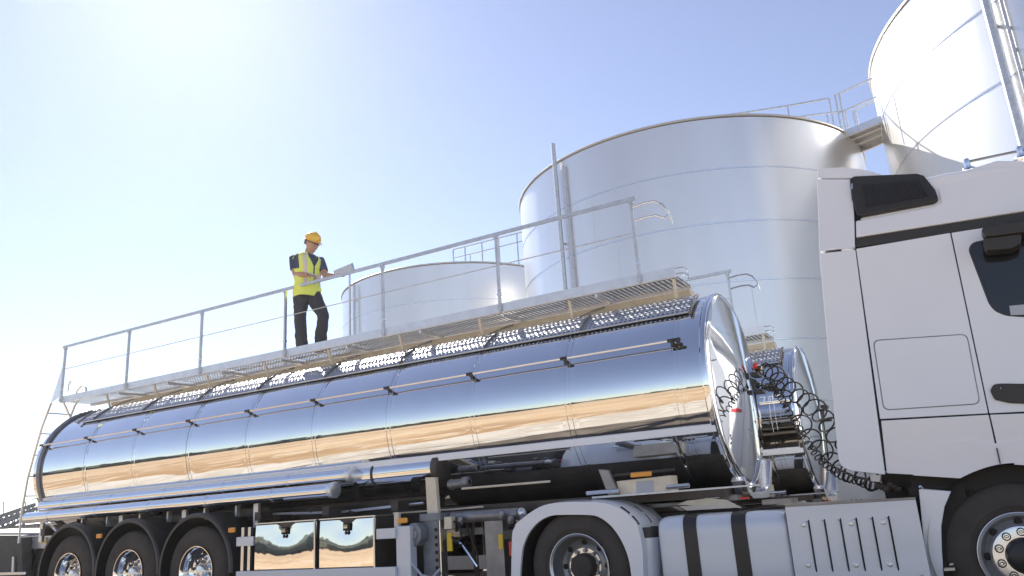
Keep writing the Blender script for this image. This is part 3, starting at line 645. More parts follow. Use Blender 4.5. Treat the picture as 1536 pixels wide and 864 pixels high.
# door
door = panel('cab_door', [(1426.9, 349), xz(1.22, 2.83, 0), xz(1.30, 2.35), xz(1.32, 1.46), (1536, 617.5), (1484.1, 620)], 'white', 0, .034)
win = [(1452, 374), (1458, 364), (1470, 361), (1536, 351), xz(1.12, 2.70), xz(1.2, 2.3), xz(1.2, 2.10), (1536, 476), (1509, 474), (1492, 467), (1483, 456)]
panel('window_seal', win, 'black', 0, .01, .002, r=.03, bevel=.002, parent=door)
c_ = sum((atplane(q[0], q[1], P_main, N_main) if not isinstance(q, Vector) else q for q in win), Vector()) / len(win)
wg = [c_ + ((atplane(q[0], q[1], P_main, N_main) if not isinstance(q, Vector) else q) - c_) * .965 for q in win]
panel('door_glass', wg, 'glass', 0, .008, .0045, r=.03, bevel=.001, parent=door)
panel('window_sticker', [(1514, 459), (1536, 457), (1540, 472), (1516, 473)], 'greylab', 0, .002, .006, bevel=0, parent=door)
panel('door_handle', [(1485, 586), (1490, 577), (1500, 575.5), (1545, 576), (1545, 606), (1515, 605), (1492, 600)], 'black', 0, .03, .022, r=.015, bevel=.01, parent=door)
MB().ball(atplane(1501, 583, P_main, N_main) - Vector((0, .026, 0)), .007, 8).build('key_lock', M['chrome'], door)
mc = empty('mirror_camera', at(1505, 355, 6.6), K)
panel('camera_stem', [(1489, 337), (1511, 336), (1513, 352), (1486, 353)], 'black', 0, .16, .13, r=.01, bevel=.015, parent=mc)
panel('camera_body', [(1471, 356), (1478, 350), (1536, 341), xz(.75, 2.78), xz(.75, 2.72), (1531, 361), (1480, 367)], 'black', 0, .18, .22, r=.02, bevel=.02, parent=mc, seg=3)
panel('camera_lens_housing', [(1474, 367), (1531, 360), (1530, 376), (1516, 383), (1480, 386), (1476, 380)], 'black', 0, .16, .20, r=.02, bevel=.02, parent=mc, seg=3)
# lower panels
panel('lower_side_panel', [(1321.5, 631), (1483, 622), (1499, 695.5), (1480, 700), (1459, 707), (1440, 716), (1330, 710)], 'white', 2, .034)
arch = [xz(.18 + .6 * cos(radians(a_)), .51 + .6 * sin(radians(a_)), 2) for a_ in range(122, 57, -5)]
def spl(P, n=5):
    out = []
    for i in range(len(P) - 1):
        p0, p1, p2, p3 = P[max(i - 1, 0)], P[i], P[i + 1], P[min(i + 2, len(P) - 1)]
        for k in range(n):
            f = k / n; out.append(.5 * ((2 * p1) + (p2 - p0) * f + (2 * p0 - 5 * p1 + 4 * p2 - p3) * f * f + (3 * p1 - p0 - 3 * p2 + p3) * f ** 3))
    return out + [P[-1]]
crease = [(1369.5, 713), (1384, 693), (1401, 675), (1422, 665), (1440, 661.5), (1463, 661), (1484, 666), xz(.62, 1.27, 2), xz(.85, 1.1, 2)]
arch = [(1440, 717.5), (1459, 708.5), (1480, 701), (1500.7, 696.3), (1521, 694.6)] + [xz(.18 + .6 * cos(radians(a_)), .51 + .6 * sin(radians(a_)), 2) for a_ in range(84, 40, -6)]
cv3 = lambda Q: [q if isinstance(q, Vector) else atplane(q[0], q[1], P_lo, N_lo) for q in Q]
panel('wheel_arch', spl(cv3(crease)) + spl(cv3(arch))[::-1], 'white', 2, .06, .007, bevel=.006, seg=3)
panel('door_foot_panel', [(1485, 622), (1536, 620), xz(1.32, 1.45, 2), xz(1.35, .9, 2), xz(.70, .86, 2), xz(.52, 1.02, 2), (1536, 694), (1521, 693.6), (1502, 695.2)], 'white', 2, .034)
panel('arch_gap', [(1494.2, 672), (1496, 672), (1501, 695), (1499.5, 696)], 'seal', 2, .01, .018, bevel=0)
MB().lathe([(0, .60), (.62, .60), (.62, .56)], (.18, CY + .05, .51), (0, 1, 0), 40, arc=(radians(-20), radians(200))).build('arch_liner', M['liner'], K)
MB().box(-.45, 1.4, CY + .12, CY + .75, .95, 1.14).build('cab_underside', M['liner'], K)
panel('step_panel', [(1378, 733), (1427, 737), (1417, 760), (1412, 790), (1413, 825), (1418, 900), (1398, 900), (1384, 800)], 'white', 2, .05, 0, r=[.01, 0, 0, 0, 0, 0, 0, 0], bevel=.008)
panel('step_tread', [(1416, 853), (1432, 852), (1433, 856), (1416, 857)], 'cream', 0, .12, -.01, bevel=.002)
panel('step_tread', [(1424, 846), (1430, 845.5), (1430, 848), (1424, 848.5)], 'cream', 0, .1, -.02, bevel=.002)
panel('marker_lamp', [(1380, 861), (1386, 860.5), (1387, 868), (1381, 868)], 'amber', 0, .02, .012, bevel=.003)
MB().box(-.48, -.1, CY + .1, CY + .5, .3, 1.0).build('step_box', M['liner'], K)
MB().ball(at(1381, 731, CY), .018, 8).build('cab_latch', M['chrome'], K)
# front wheel and rear wheels
def truck_wheel(x, y, z, r, front):
    w = empty('wheel', (x, y, z), K); c = (x, y, z)
    tyre_mb(c, r, .315, .282).build('tyre', M['rubber'], w)
    MB().lathe([(.03, .282), (-.004, .297), (-.006, .290), (.012, .272)], c, (0, 1, 0), 64).build('rim_edge', M['rimw'], w)
    if front:
        MB().lathe([(.010, .275), (.03, .262), (.05, .245), (.04, .222), (.012, .205), (.010, .20)], c, (0, 1, 0), 64).build('rim', M['rim'], w)
        MB().lathe([(.012, .206), (.002, .200), (.0, .19), (.0, .125), (.006, .12)], c, (0, 1, 0), 64).build('nut_ring', M['alu_bright'], w)
        MB().lathe([(.003, .122), (-.03, .118), (-.075, .105), (-.09, .085), (-.095, 0)], c, (0, 1, 0), 40).build('hub_cap', M['black'], w)
        for k in range(10):
            a_ = 2 * pi * k / 10 + .29; p = (x + .162 * cos(a_), y - .001, z + .162 * sin(a_))
            n_ = MB().lathe([(0, .029), (-.012, .029), (-.016, .022), (-.02, .022)], p, (0, 1, 0), 16).build('nut_cover', M['black'], w)
            MB().ball((p[0], y - .02, p[2]), .017, 10, (1, .8, .6)).build('wheel_nut', M['chrome'], w)
        for k in range(8):
            a_ = 2 * pi * k / 8; MB().ball((x + .232 * cos(a_), y + .035, z + .232 * sin(a_)), .028, 8, (1, .4, 1)).build('vent_hole', M['liner'], w)
    else:
        MB().lathe([(.012, .274), (.06, .262), (.12, .25), (.15, .235), (.165, .2), (.15, .17), (.148, 0)], c, (0, 1, 0), 64).build('rim', M['rim'], w)
        MB().lathe([(.148, .165), (.138, .16), (.138, .115)], c, (0, 1, 0), 48).build('nut_ring', M['alu_bright'], w)
        MB().lathe([(.15, .118), (.06, .112), (.045, .10), (.04, 0)], c, (0, 1, 0), 40).build('hub_cap', M['rubber'], w)
        for k in range(10):
            a_ = 2 * pi * k / 10 + .2; MB().lathe([(0, .02), (-.03, .017), (-.03, 0)], (x + .14 * cos(a_), y + .138, z + .14 * sin(a_)), (0, 1, 0), 8).build('wheel_nut', M['rim'], w)
        for k in range(8):
            a_ = 2 * pi * k / 8; MB().ball((x + .212 * cos(a_), y + .155, z + .212 * sin(a_)), .027, 8, (1, .4, 1)).build('vent_hole', M['liner'], w)
    return w
truck_wheel(.185, CY + .045, .485, .50, True)
truck_wheel(-3.28, CY + .03, .485, .50, False)
tyre_mb((-3.28, CY + .39, .485), .50, .315, .282).build('inner_tyre', M['rubber'], K)
for x in (.185, -3.28):
    tyre_mb((x, 8.9, .485), .50, .315, .282).build('far_tyre', M['rubber'], K)
    MB().tube([(x, 7.0, .485), (x, 9.0, .485)], .09, 12).build('axle', M['dark'], K)
# rear mudguard
outer = [(766, 880), (767, 830), (768, 800), (772, 790), (774, 785), (783, 778), (796, 768), (815, 758), (840, 753.5), (872, 752.5), (905, 754), (930, 763), (948, 778), (956, 790), (961, 808), (964, 830), (966, 880)]
inner = [(948, 880), (944, 845), (936, 820), (925, 800), (913, 786), (900, 777), (886, 773), (850, 772.5), (826, 774), (808, 783), (795, 797), (786, 815), (782, 835), (779, 880)]
mg = MB().prism(spl([at(*q, CY) for q in outer], 3) + spl([at(*q, CY) for q in inner], 3), (0, .035, 0)).build('rear_mudguard', M['white'], K, bevel=.006)
top = MB(); o_ = spl([at(*q, CY) for q in outer[2:]], 3)
R_ = [[p + Vector((0, .03, 0)), p + Vector((0, .2, .015)), p + Vector((0, .72, 0)), p + Vector((0, .72, -.03)), p + Vector((0, .03, -.03))] for p in o_]
top.rings(R_).build('mudguard_top', M['white'], mg, bevel=0)
for Q in (((928, 762), (934, 766), (941, 771.5)), ((945, 775.5), (950, 781), (955, 788))):
    for dy in (.05, .36):
        MB().tube(spl([at(*q, CY) + Vector((0, dy, .004)) for q in Q], 3), .013, 6).build('guard_slot', M['black'], mg)
lin = MB(); i_ = spl([at(*q, CY) for q in inner], 3)
lin.rings([[p + Vector((0, .04, -.002)), p + Vector((0, .70, -.002)), p + Vector((0, .70, .02)), p + Vector((0, .04, .02))] for p in i_]).build('guard_liner', M['liner'], mg)
MB().tube([at(975, 880, 6.95), at(973, 800, 6.95)], .10, 20).build('air_reservoir', M['skirt'], K)
MB().lathe([(0, .104), (.09, .104)], at(973, 806, 6.95), (0, 0, 1), 20).build('reservoir_strap', M['black'], K)
MB().box(-4.02, -3.94, CY + .05, CY + .3, .6, .74).build('tail_lamp', M['red'], K, bevel=.01)
MB().box(-4.05, -3.93, CY + .02, CY + .2, .76, .84).build('guard_clip', M['black'], K)
# fuel tank
prof = rounded([(0, 6.76, .20), (0, 6.76, .885), (0, 7.38, .885), (0, 7.38, .20)], .13, 6)
ft = MB(); R_ = []
for (x, s_) in ((-2.49, .90), (-2.48, .94), (-2.455, .975), (-2.42, .993), (-2.38, 1.0), (-1.50, 1.0), (-1.46, .993), (-1.425, .975), (-1.405, .94), (-1.395, .90)):
    R_.append([Vector((x, 7.07 + (p.y - 7.07) * s_, .54 + (p.z - .54) * s_)) for p in prof])
tk = ft.rings(R_).build('fuel_tank', M['skirt'], K, sharp=60)
for (x0, x1) in ((-2.255, -2.140), (-1.842, -1.722)):
    st = MB(); st.rings([[Vector((x, 7.07 + (p.y - 7.07) * s_, .54 + (p.z - .54) * s_)) for p in prof] for (x, s_) in ((x0, .99), (x0, 1.02), (x1, 1.02), (x1, .99))]).build('tank_strap', M['black'], tk)
# slotted battery skirt
sk = MB(); SX0, SX1, Z0, Z1 = -1.385, -.435, .22, .905
zt, zb_ = at(1250, 778, CY).z, at(1270, 857, CY).z
sl = [at(x, 780, CY).x for x in (1213, 1237, 1261, 1285, 1309.5, 1334)]
sk.box(SX0, SX1, CY - .012, CY + .02, zt, Z1); sk.box(SX0, SX1, CY - .012, CY + .02, Z0, zb_)
ex = [SX0] + sl + [SX1]
for i in range(7): sk.box(ex[i] + (.006 if i else 0), ex[i + 1] - (.006 if i < 6 else 0), CY - .012, CY + .02, zb_, zt)
sko = sk.build('battery_skirt', M['skirt'], K)
MB().box(SX0 + .03, SX1 - .03, CY + .03, CY + .05, Z0, Z1 - .02).build('skirt_backing', M['liner'], sko)
for x in sl: MB().prism([(x - .006, CY - .013, zt - .01), (x - .03, CY - .013, zt - .004), (x - .006, CY - .028, zt - .02), (x - .006, CY - .028, zb_ + .02), (x - .03, CY - .013, zb_ + .004), (x - .006, CY - .013, zb_ + .01)][0:3] + [(x - .006, CY - .028, zb_ + .02)], (.0, .016, 0)).build('slot_lip', M['skirt'], sko)
for (x, y) in ((1205, 787), (1276, 785), (1325, 783), (1212, 847.5), (1284, 847), (1335, 846)):
    p = at(x, y, CY - .012); MB().lathe([(0, .022), (-.006, .02), (-.008, .012), (-.004, .01), (-.004, 0)], p, (0, 1, 0), 12).build('skirt_screw', M['alu'], sko)
MB().box(SX0, SX1, CY + .0, CY + .6, Z1 + .002, Z1 + .018).build('skirt_top', M['grating'], sko)
# chassis, fifth wheel, clutter
for y in (7.55, 8.35): MB().box(-4.4, 1.4, y, y + .09, .62, .90).build('chassis_rail', M['dark'], K)
MB().box(-2.4, -.5, 7.4, 7.5, .5, .9).build('chassis_cover', M['liner'], K)
fwp = [(-3.75, 0), (-3.4, .42), (-2.7, .47), (-2.35, .3), (-2.6, 0), (-2.35, -.3), (-2.7, -.47), (-3.4, -.42)]
MB().prism([(x + .0, 8.0 + y, .955) for (x, y) in fwp], (0, 0, .045)).build('fifth_wheel', M['rim'], K, bevel=.01)
MB().prism([at(1016, 757, 7.3), at(1030, 751, 7.3), at(1065, 747, 7.3), at(1090, 750, 7.3), at(1112, 762, 7.3)], (0, .02, 0)).build('inner_guard', M['cream'], K)
MB().box(-1.62, -1.38, 7.0, 7.3, .93, .97).build('deck_step', M['grating'], K)
for k in range(3): MB().tube([(-1.5 + .05 * k, 7.02, .97), (-1.5 + .05 * k, 7.02, 1.0)], .012, 6).build('bolt', M['black'], K)
MB().box(-1.80, -1.73, 7.0, 7.03, .985, 1.005).build('tail_lamp', M['red'], K)
MB().box(-.66, -.42, 7.0, 7.5, .80, 1.12).build('cab_mount', M['liner'], K)
MB().prism([at(1305, 712, 6.9), at(1321, 713, 6.9), at(1320, 723, 6.9), at(1306, 722, 6.9)], (0, .1, 0)).build('hose_socket', M['whitep'], K, bevel=.004)
for (x, y) in ((1255, 605), (1256, 617), (1257, 597)): MB().ball(at(x, y, 6.9), .025, 8).build('hose_clip', M['black'], K)
for k in range(6):
    p = at(1318 + 6 * k, 728 + 3 * (k % 3), 6.95); MB().ball(p, .03, 8, (1.2, 1, .8)).build('valve', M['dark'], K)
# roof light bar
bp0 = atplane(1450, 243, Vector((0, 6.86, 3.45)), N_main)
rb = MB().tube([bp0 + Vector((.01, 0, .0)), bp0 + Vector((.95, .02, -.02))], .011, 8).build('roof_bar', M['rim'], K)
for dx in (0, .36, .72):
    MB().lathe([(-.07, .05), (-.055, .045), (-.05, .025), (-.02, .022), (0, .026), (.03, .018), (.035, 0)], bp0 + Vector((dx, .0, -.005)), (0, 0, 1), 14).build('bar_foot', M['chrome'], rb)
K2 = copy_tree(K)
for o in [c for c in K.children if c.name.startswith('red_stripe')]: bpy.data.objects.remove(o)
K2.location = (-1.2 + .17, 8.0 + 3.2, -.11)
tag(K2, 'second white truck tractor hidden behind the first, seen only mirrored in the tank head', 'truck')
# ------------------------------------------------------------------ coiled hoses
def coil(pts, R0, R1, turns, wr, label, smooth=40):
    P = [at(*p) for p in pts]; n = int(turns * 18); C_ = []
    def cr(t):
        s_ = t * (len(P) - 1); i = min(int(s_), len(P) - 2); f = s_ - i
        p0, p1, p2, p3 = P[max(i - 1, 0)], P[i], P[i + 1], P[min(i + 2, len(P) - 1)]
        return .5 * ((2 * p1) + (p2 - p0) * f + (2 * p0 - 5 * p1 + 4 * p2 - p3) * f * f + (3 * p1 - p0 - 3 * p2 + p3) * f ** 3)
    lead = .10; out = []; u = None
    for i in range(n + 1):
        t = i / n; c = cr(t); d = (cr(min(t + .01, 1)) - cr(max(t - .01, 0))).normalized()
        if u is None: u, v = frame(d)
        else: u = (u - d * u.dot(d)).normalized(); v = u.cross(d)
        k = min(1, t / lead, (1 - t) / lead); k = k * k * (3 - 2 * k); Rr = (R0 + (R1 - R0) * t) * (1 + .18 * sin(t * 37) * .6)
        a_ = 2 * pi * turns * t
        out.append(c + (u * cos(a_) + v * sin(a_)) * Rr * k)
    o = MB().tube(out, wr, 6).build('air_hose', M['hose']); tag(o, label, 'coiled hose', 'coiled hoses between tanker and cab'); return o
coil([(1140, 556, 8.45), (1156, 557, 8.35), (1172, 572, 8.2), (1196, 592, 8.0), (1222, 612, 7.8), (1250, 644, 7.55), (1275, 672, 7.35), (1290, 690, 7.3)], .08, .10, 16, .008, 'upper coiled black hose, vanishing behind the edge of the white cab')
coil([(1140, 579, 8.35), (1160, 577, 8.25), (1182, 602, 8.1), (1208, 640, 7.9), (1236, 676, 7.65), (1266, 704, 7.4), (1298, 716, 7.15), (1326, 728, 6.95)], .07, .08, 13, .008, 'wide-looped middle black hose sagging low beneath the cab corner')
coil([(1142, 582, 8.4), (1163, 585, 8.3), (1180, 612, 8.15), (1204, 652, 7.95), (1232, 690, 7.7), (1262, 712, 7.45), (1296, 724, 7.2), (1326, 732, 7.0)], .030, .038, 36, .0065, 'tightly wound thin black hose hanging lowest, under the wide-looped one')
# ------------------------------------------------------------------ worker
MO = at(466, 527, 7.80); MO.z = 3.28
U = Vector((.719, .695, 0)); Vv = Vector((-.695, .719, 0)); Wz = Vector((0, 0, 1))
def L(u, v, w): return MO + U * u + Vv * v + Wz * w
FA = radians(44); FD = Vector((sin(FA), -cos(FA))); LD = Vector((cos(FA), sin(FA)))   # facing, his left (in u,v)
PM = empty('person', MO); tag(PM, 'worker in yellow hard hat and hi-vis vest standing on the tanker walkway', 'person')
secs = [(.80, (-.055, .02), .165, .115), (.90, (-.055, .02), .175, .12), (1.02, (-.06, .02), .165, .112), (1.14, (-.06, .01), .18, .12), (1.25, (-.055, .01), .20, .125), (1.33, (-.055, .01), .205, .112), (1.385, (-.05, .012), .17, .09), (1.425, (-.045, .012), .10, .065)]
def tors(w, phi, off=0):
    for i in range(len(secs) - 1):
        if w <= secs[i + 1][0] or i == len(secs) - 2:
            f = (w - secs[i][0]) / (secs[i + 1][0] - secs[i][0]); f = max(0, min(1, f)); break
    s0, s1 = secs[i], secs[i + 1]; lp_ = lambda a, b: a + (b - a) * f
    cu, cv = lp_(s0[1][0], s1[1][0]), lp_(s0[1][1], s1[1][1]); a, b = lp_(s0[2], s1[2]) + off, lp_(s0[3], s1[3]) + off
    cp_, sp_ = cos(phi), sin(phi); e = .85
    f_ = b * math.copysign(abs(cp_) ** e, cp_); l_ = a * math.copysign(abs(sp_) ** e, sp_)
    return L(cu + FD.x * f_ + LD.x * l_, cv + FD.y * f_ + LD.y * l_, w)
def torso_mb(ws, off): return MB().rings([[tors(w, 2 * pi * k / 28, off) for k in range(28)] for w in ws])
# joints (u, v, w)
shR = (-.235, -.03, 1.335); elR = (-.215, -.08, 1.10); haR = (-.02, -.24, 1.035)
shL = (.125, .10, 1.345); elL = (.19, -.02, 1.10); haL = (.36, -.17, 1.05)
def lerp3(a, b, t): return tuple(a[i] + (b[i] - a[i]) * t for i in range(3))
body = MB()
body.rings([[tors(w, 2 * pi * k / 20, -.02) for k in range(20)] for w in (.80, .95, 1.1, 1.25, 1.34, 1.40)])
body.tube([L(-.045, .01, 1.36), L(-.03, -.015, 1.45), L(-.005, -.035, 1.51)], [.07, .062, .062], 12)
HC = (.012, -.055, 1.565)
body.ball(L(*HC), .108, 16, (.82, .88, 1.14))
FH = Vector((sin(radians(48)), -cos(radians(48)), 0)); FH3 = (U * FH.x + Vv * FH.y - Wz * .45).normalized(); SH3 = FH3.cross(Wz).normalized(); UH3 = SH3.cross(FH3)
hc = L(*HC)
def HP(f, s_, u): return hc + (FH3 * f + SH3 * s_ + UH3 * u) * 1.09
body.ball(HP(.028, 0, -.062), .062, 12, (.95, .95, .85))       # jaw
body.ball(HP(.070, 0, -.088), .024, 8)                           # chin
body.tube([HP(.082, 0, .005), HP(.108, 0, -.032), HP(.092, 0, -.04)], [.009, .016, .012], 8)   # nose
for s_ in (-1, 1):
    body.ball(HP(-.005, s_ * .082, -.015), .026, 8, (.6, .6, 1.1))  # ears
    body.ball(HP(.082, s_ * .032, .022), .016, 8)                # brow
body.ball(HP(.089, 0, -.058), .014, 8, (1.3, 1.3, .6))
def limb(a, b, c, ra, rb, rc): body.tube([L(*a), L(*lerp3(a, b, .5)), L(*b), L(*lerp3(b, c, .4)), L(*lerp3(b, c, .9))], [ra, ra * .93, rb, rb * .95, rc], 12)
limb(shR, elR, haR, .055, .042, .028); limb(shL, elL, haL, .055, .042, .028)
def hand(c, d, side, palmn, curl):
    d = Vector(d).normalized(); n = Vector(palmn); n = (n - d * n.dot(d)).normalized(); s_ = d.cross(n) * side; c = Vector(c)
    tw_ = lambda f, q, p: MO + U * 0 + (c + d * f + s_ * q + n * p)
    body.rings([[tw_(f, w_ * cos(2 * pi * k / 10), .014 * sin(2 * pi * k / 10)) for k in range(10)] for (f, w_) in ((-.015, .026), (.02, .036), (.06, .042), (.088, .040))])
    for i, ln in enumerate((.068, .076, .071, .056)):
        q = -.030 + .020 * i; p0 = tw_(.082, q, 0); pts = [p0]; ang = .15; f, p = .082, 0.0
        for sg in (.45, .32, .23):
            ang += curl * (1 + .1 * i); f += ln * sg * cos(ang); p += ln * sg * sin(ang); pts.append(tw_(f, q * 1.05, p))
        body.tube(pts, [.0095, .009, .0085, .007], 8)
    body.tube([tw_(.012, -.032, .004), tw_(.035, -.055, .014), tw_(.058, -.060, .028), tw_(.075, -.052, .04)], [.013, .0115, .010, .008], 8)
def W3(t): return U * t[0] + Vv * t[1] + Wz * t[2]
hand(W3(haR), W3(tuple(haR[i] - elR[i] for i in range(3))) + Wz * -.02, 1, -Wz, .5)
hand(W3(haL), W3(tuple(haL[i] - elL[i] for i in range(3))), -1, Wz, .35)
hipc = .80
def leg_pts(h, k, a): return [L(*h), L(*lerp3(h, k, .5)), L(*k), L(*lerp3(k, a, .4)), L(*a)]
lR = ((-.135, .02, .80), (-.145, .0, .47), (-.115, .05, .06)); lL = ((.03, .03, .80), (.165, -.13, .49), (.12, .04, .07))
for lg_ in (lR, lL):
    body.tube(leg_pts(*lg_), [.07, .065, .05, .05, .035], 10)
bo = body.build('body', M['skin'], PM, smooth=True)
rm = bo.modifiers.new('merge', 'REMESH'); rm.mode = 'VOXEL'; rm.voxel_size = .0045; rm.use_smooth_shade = True
sm_ = bo.modifiers.new('soft', 'SMOOTH'); sm_.factor = .5; sm_.iterations = 3
tr = MB()
for lg_ in (lR, lL):
    P = leg_pts(*lg_); tr.tube([P[0] + Wz * .03, P[1], P[2], P[3], P[4] - Wz * .02], [.105, .098, .084, .083, .080], 16)
tr.rings([[tors(w, 2 * pi * k / 24, .008) for k in range(24)] for w in (.76, .84, .92)])
to = tr.build('trousers', M['trouser'], PM)
rm = to.modifiers.new('merge', 'REMESH'); rm.mode = 'VOXEL'; rm.voxel_size = .012; rm.use_smooth_shade = True
sm_ = to.modifiers.new('soft', 'SMOOTH'); sm_.factor = .5; sm_.iterations = 5
tx = bpy.data.textures.new('folds', 'CLOUDS'); tx.noise_scale = .10
dm = to.modifiers.new('folds', 'DISPLACE'); dm.texture = tx; dm.strength = .035; dm.mid_level = .5
for lg_ in (lR, lL):
    a_ = L(*lg_[2]); d = (U * FD.x + Vv * FD.y)
    MB().rings([[a_ + d * f + (U * LD.x + Vv * LD.y) * (w_ * cos(2 * pi * k / 12)) + Wz * (max(-.062, h_ * sin(2 * pi * k / 12) - .01)) for k in range(12)] for (f, w_, h_) in ((-.07, .03, .05), (-.04, .045, .09), (.03, .045, .08), (.11, .05, .045), (.18, .042, .03), (.2, .02, .015))]).build('boot', M['boot'], PM)
sh = MB(); sh.rings([[tors(w, 2 * pi * k / 24, .004) for k in range(24)] for w in (.86, 1.0, 1.14, 1.25, 1.33, 1.385, 1.42)])
for (s0, e0) in ((shR, elR), (shL, elL)):
    sh.tube([L(*lerp3(s0, e0, -.12)), L(*lerp3(s0, e0, .25)), L(*lerp3(s0, e0, .72))], [.068, .07, .066], 14)
so = sh.build('shirt', M['navy'], PM)
rm = so.modifiers.new('merge', 'REMESH'); rm.mode = 'VOXEL'; rm.voxel_size = .009; rm.use_smooth_shade = True
ve = MB(); ws = [.78 + .625 * i / 44 for i in range(45)]; nk = 96; vs = []; fs = []
for w in ws:
    for k in range(nk):
        ph = 2 * pi * k / nk; vs.append(tors(w, ph, .016 + (.012 if w < .95 else 0) + .006 * sin(ph * 5 + w * 9)))
for i in range(len(ws) - 1):
    wm = (ws[i] + ws[i + 1]) / 2
    for k in range(nk):
        ph = (2 * pi * (k + .5) / nk + pi) % (2 * pi) - pi
        if wm > 1.2 and abs(ph) < (wm - 1.2) * 2.6: continue                       # V neck
        if wm > 1.17 and abs(abs(ph) - pi / 2) < .30: continue                       # arm holes
        fs.append((i * nk + k, i * nk + (k + 1) % nk, (i + 1) * nk + (k + 1) % nk, (i + 1) * nk + k))
vo = ve.add(vs, fs).build('hi_vis_vest', M['hivis'], PM, sharp=180)
sd_ = vo.modifiers.new('thickness', 'SOLIDIFY'); sd_.thickness = .008; sd_.offset = 1
def patch(name, mt, w0, w1, p0, p1, off, nw=8, np_=24):
    m = MB(); vs = []; fs = []
    for i in range(nw + 1):
        for k in range(np_ + 1):
            w = w0 + (w1 - w0) * i / nw; ph = p0 + (p1 - p0) * k / np_
            vs.append(tors(w, ph, off + .006 * sin(ph * 5 + w * 9)))
    for i in range(nw):
        for k in range(np_): fs.append((i * (np_ + 1) + k, i * (np_ + 1) + k + 1, (i + 1) * (np_ + 1) + k + 1, (i + 1) * (np_ + 1) + k))
    o = m.add(vs, fs).build(name, M[mt], vo, sharp=180); md = o.modifiers.new('thickness', 'SOLIDIFY'); md.thickness = .004; md.offset = 1; return o
patch('reflective_band', 'tape', 1.05, 1.10, -pi, pi, .026, 2, 48)
for s_ in (-1, 1): patch('reflective_brace', 'tape', .86, 1.385, s_ * .72 - .16, s_ * .72 + .16, .027, 16, 4)
patch('vest_zip', 'trouser', .80, 1.2, -.035, .035, .027, 10, 2)
# hard hat, glasses, hair
hh = MB(); R_ = []
for (u, rs) in ((.030, 1.0), (.045, 1.0), (.075, .97), (.105, .86), (.128, .66), (.142, .36), (.147, .02)):
    R_.append([HP(.118 * rs * cos(2 * pi * k / 24) - .012, .098 * rs * sin(2 * pi * k / 24), u) for k in range(24)])
ho = hh.rings(R_).build('hard_hat', M['helmet'], PM)
MB().rings([[HP((.118 + e) * cos(2 * pi * k / 24) * (1 if cos(2 * pi * k / 24) < 0 else 1 + e2) - .012, (.098 + e) * sin(2 * pi * k / 24), u) for k in range(24)] for (e, e2, u) in ((-.004, 0, .034), (.008, .30, .022), (.008, .30, .028), (-.004, 0, .042))]).build('hat_brim', M['helmet'], ho)
MB().tube([HP(-.11, 0, .06), HP(-.06, 0, .125), HP(0, 0, .15), HP(.06, 0, .125), HP(.1, 0, .065)], .012, 8).build('hat_ridge', M['helmet'], ho)
gl = MB().tube([HP(-.01, -.083, .012), HP(.07, -.078, .006), HP(.098, -.04, .0), HP(.102, 0, .004), HP(.098, .04, .0), HP(.07, .078, .006), HP(-.01, .083, .012)], .0045, 6).build('glasses', M['black'], PM)
MB().rings([[HP(.085 * cos(2 * pi * k / 16 + 0) * s_ - .03, .084 * s_ * sin(2 * pi * k / 16), u) for k in range(16)] for (u, s_) in ((-.035, .95), (-.005, 1.0), (.03, 1.0))]).build('hair', M['hair'], PM)
# clipboard held by the worker
cbp = L(*haL) + U * .07 - Vv * .06 + Wz * .03
dx_ = (U * .95 - Vv * .25 + Wz * .36).normalized(); dy_ = (Vv * .75 - U * .10 + Wz * .80); dy_ = (dy_ - dx_ * dy_.dot(dx_)).normalized(); dn_ = dx_.cross(dy_)
CB = empty('clipboard', cbp); tag(CB, 'clipboard with white sheets held in the worker\'s left hand', 'clipboard')
q0 = cbp - dx_ * .12 - dy_ * .06
MB().prism([q0, q0 + dx_ * .29, q0 + dx_ * .29 + dy_ * .20, q0 + dy_ * .20], dn_ * .005).build('board', M['board'], CB)
q1 = q0 + dx_ * .012 + dy_ * .012 + dn_ * .0055
MB().prism([q1, q1 + dx_ * .26, q1 + dx_ * .26 + dy_ * .175, q1 + dy_ * .175], dn_ * .004).build('paper_sheet', M['paper'], CB)
MB().bar(q0 + dx_ * .275 + dy_ * .06 + dn_ * .012, q0 + dx_ * .275 + dy_ * .14 + dn_ * .012, .03, .014).build('clip', M['chrome'], CB)
# ------------------------------------------------------------------ background at the left edge
wh = empty('warehouse', (-82, 46, 0)); tag(wh, 'low grey corrugated warehouse far off at the left edge', 'warehouse')
MB().box(-110, -78.4, 46, 60, 0, 2.75).build('wall', M['warehouse'], wh)
MB().prism([(-110, 45.6, 2.76), (-110, 60.4, 2.76), (-110, 53, 4.2)], (31.9, 0, 0)).build('roof', M['alu'], wh)
for k in range(44): MB().box(-109.5 + k * .7, -109.3 + k * .7, 45.93, 46.02, 0, 2.7).build('wall_rib', M['warehouse'], wh)
cv = empty('conveyor', (-83, 43, 0)); tag(cv, 'dark inclined lattice conveyor rising above the far warehouse', 'conveyor')
A0, A1 = at(-60, 795, 43), at(52, 757, 43); B0, B1 = at(-60, 810, 43), at(50, 766, 43)
for y in (0, 1.4):
    o = Vector((0, y, 0))
    MB().bar(A0 + o, A1 + o, .22, .3).build('chord', M['truss'], cv); MB().bar(B0 + o, B1 + o, .22, .3).build('chord', M['truss'], cv)
    for k in range(14):
        p = A0.lerp(A1, k / 14) + o; q = B0.lerp(B1, (k + .5) / 14) + o; r_ = A0.lerp(A1, (k + 1) / 14) + o
        MB().bar(p, q, .1, .1).build('brace', M['truss'], cv); MB().bar(q, r_, .1, .1).build('brace', M['truss'], cv)
for px in (5, 36):
    p = at(px, 780, 43.6); MB().bar((p.x, p.y, 0), (p.x, p.y, p.z), .2, .2).build('support_leg', M['truss'], cv)
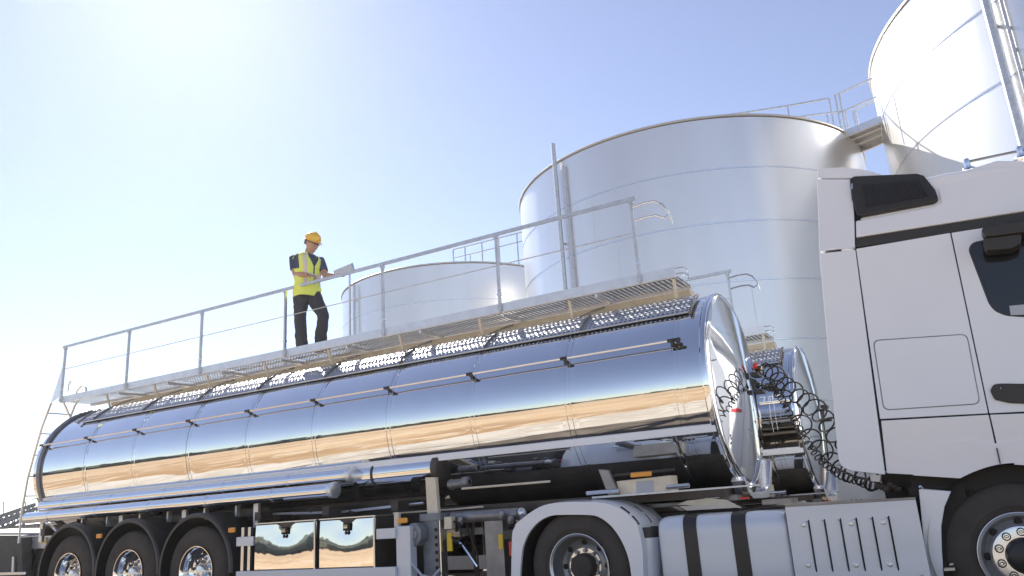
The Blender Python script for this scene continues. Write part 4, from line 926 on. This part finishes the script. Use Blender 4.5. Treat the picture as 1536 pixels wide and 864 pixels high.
MB().tube([at(5, 774, 43), at(5, 753, 43), at(38, 753, 43), at(38, 762, 43)], .05, 6).build('handrail', M['truss'], cv)
FB = empty('flatbed_trailer', (-17, 10, 0)); tag(FB, 'dark flatbed trailer cut off by the left edge behind the rear ladder', 'trailer')
def fb(name, mt, px, Y, d): return MB().prism([at(*q, Y) for q in px], (0, d, 0)).build(name, M[mt], FB)
fb('bed_beam', 'alu', [(-120, 806), (80, 802), (82, 822), (-120, 828)], 9.6, .12)
fb('bed_top', 'grey', [(-120, 800), (80, 799), (80, 801.5), (-120, 805.5)], 9.58, 2.2)
fb('equipment_box', 'dark', [(-120, 803), (33, 803), (33, 900), (-120, 900)], 9.4, .19)
fb('mud_flap', 'cream', [(35, 824), (56, 823), (46, 862), (34, 862)], 9.9, .03)
fb('support_strut', 'alu_bright', [(57, 820), (60, 820), (50, 862), (47, 862)], 9.75, .05)
fb('rear_frame', 'dark', [(60, 822), (95, 821), (95, 900), (50, 900)], 10.1, .3)
fb('hook_tag', 'yellow', [(63, 806), (67.5, 806), (67.5, 815), (63, 815)], 9.55, .02)
fb('drain_tube', 'alu', [(18, 835), (20.5, 835), (20, 858), (17, 858)], 9.35, .03)
fb('rear_bar', 'alu_bright', [(-120, 861), (35, 858), (35, 862), (-120, 866)], 9.3, .05)
for x in (-17.8, -16.6): tyre_mb((x, 9.7, .5), .5, .3, .28).build('tyre', M['rubber'], FB)
cr = empty('timber_crate', (-8.7, 15, 0)); tag(cr, 'pale timber crate seen through the gap behind the landing leg', 'crate')
c0_ = at(664, 826, 14); 
for k in range(5): MB().box(c0_.x + k * .15, c0_.x + k * .15 + .14, 14, 14.03, .03, c0_.z).build('plank', M['wood'], cr)
MB().box(c0_.x, c0_.x + .74, 14.031, 14.5, .03, c0_.z - .02).build('crate_body', M['wood'], cr)

# ------------------------------------------------------------------ added scattering volume, stands in for veiling glare in the lens
hz = MB().box(-330, 330, -330, 330, -1.6, 16)
ho_ = hz.build('veil_haze', None, smooth=False, kind='stuff')
hm = bpy.data.materials.new('veil_air'); hm.use_nodes = True; t = hm.node_tree; t.nodes.clear()
pv = t.nodes.new('ShaderNodeVolumePrincipled'); ov = t.nodes.new('ShaderNodeOutputMaterial')
pv.inputs['Color'].default_value = (.93, .95, 1.0, 1); pv.inputs['Density'].default_value = .0007; pv.inputs['Anisotropy'].default_value = .78
t.links.new(pv.outputs[0], ov.inputs['Volume']); ho_.data.materials.append(hm)
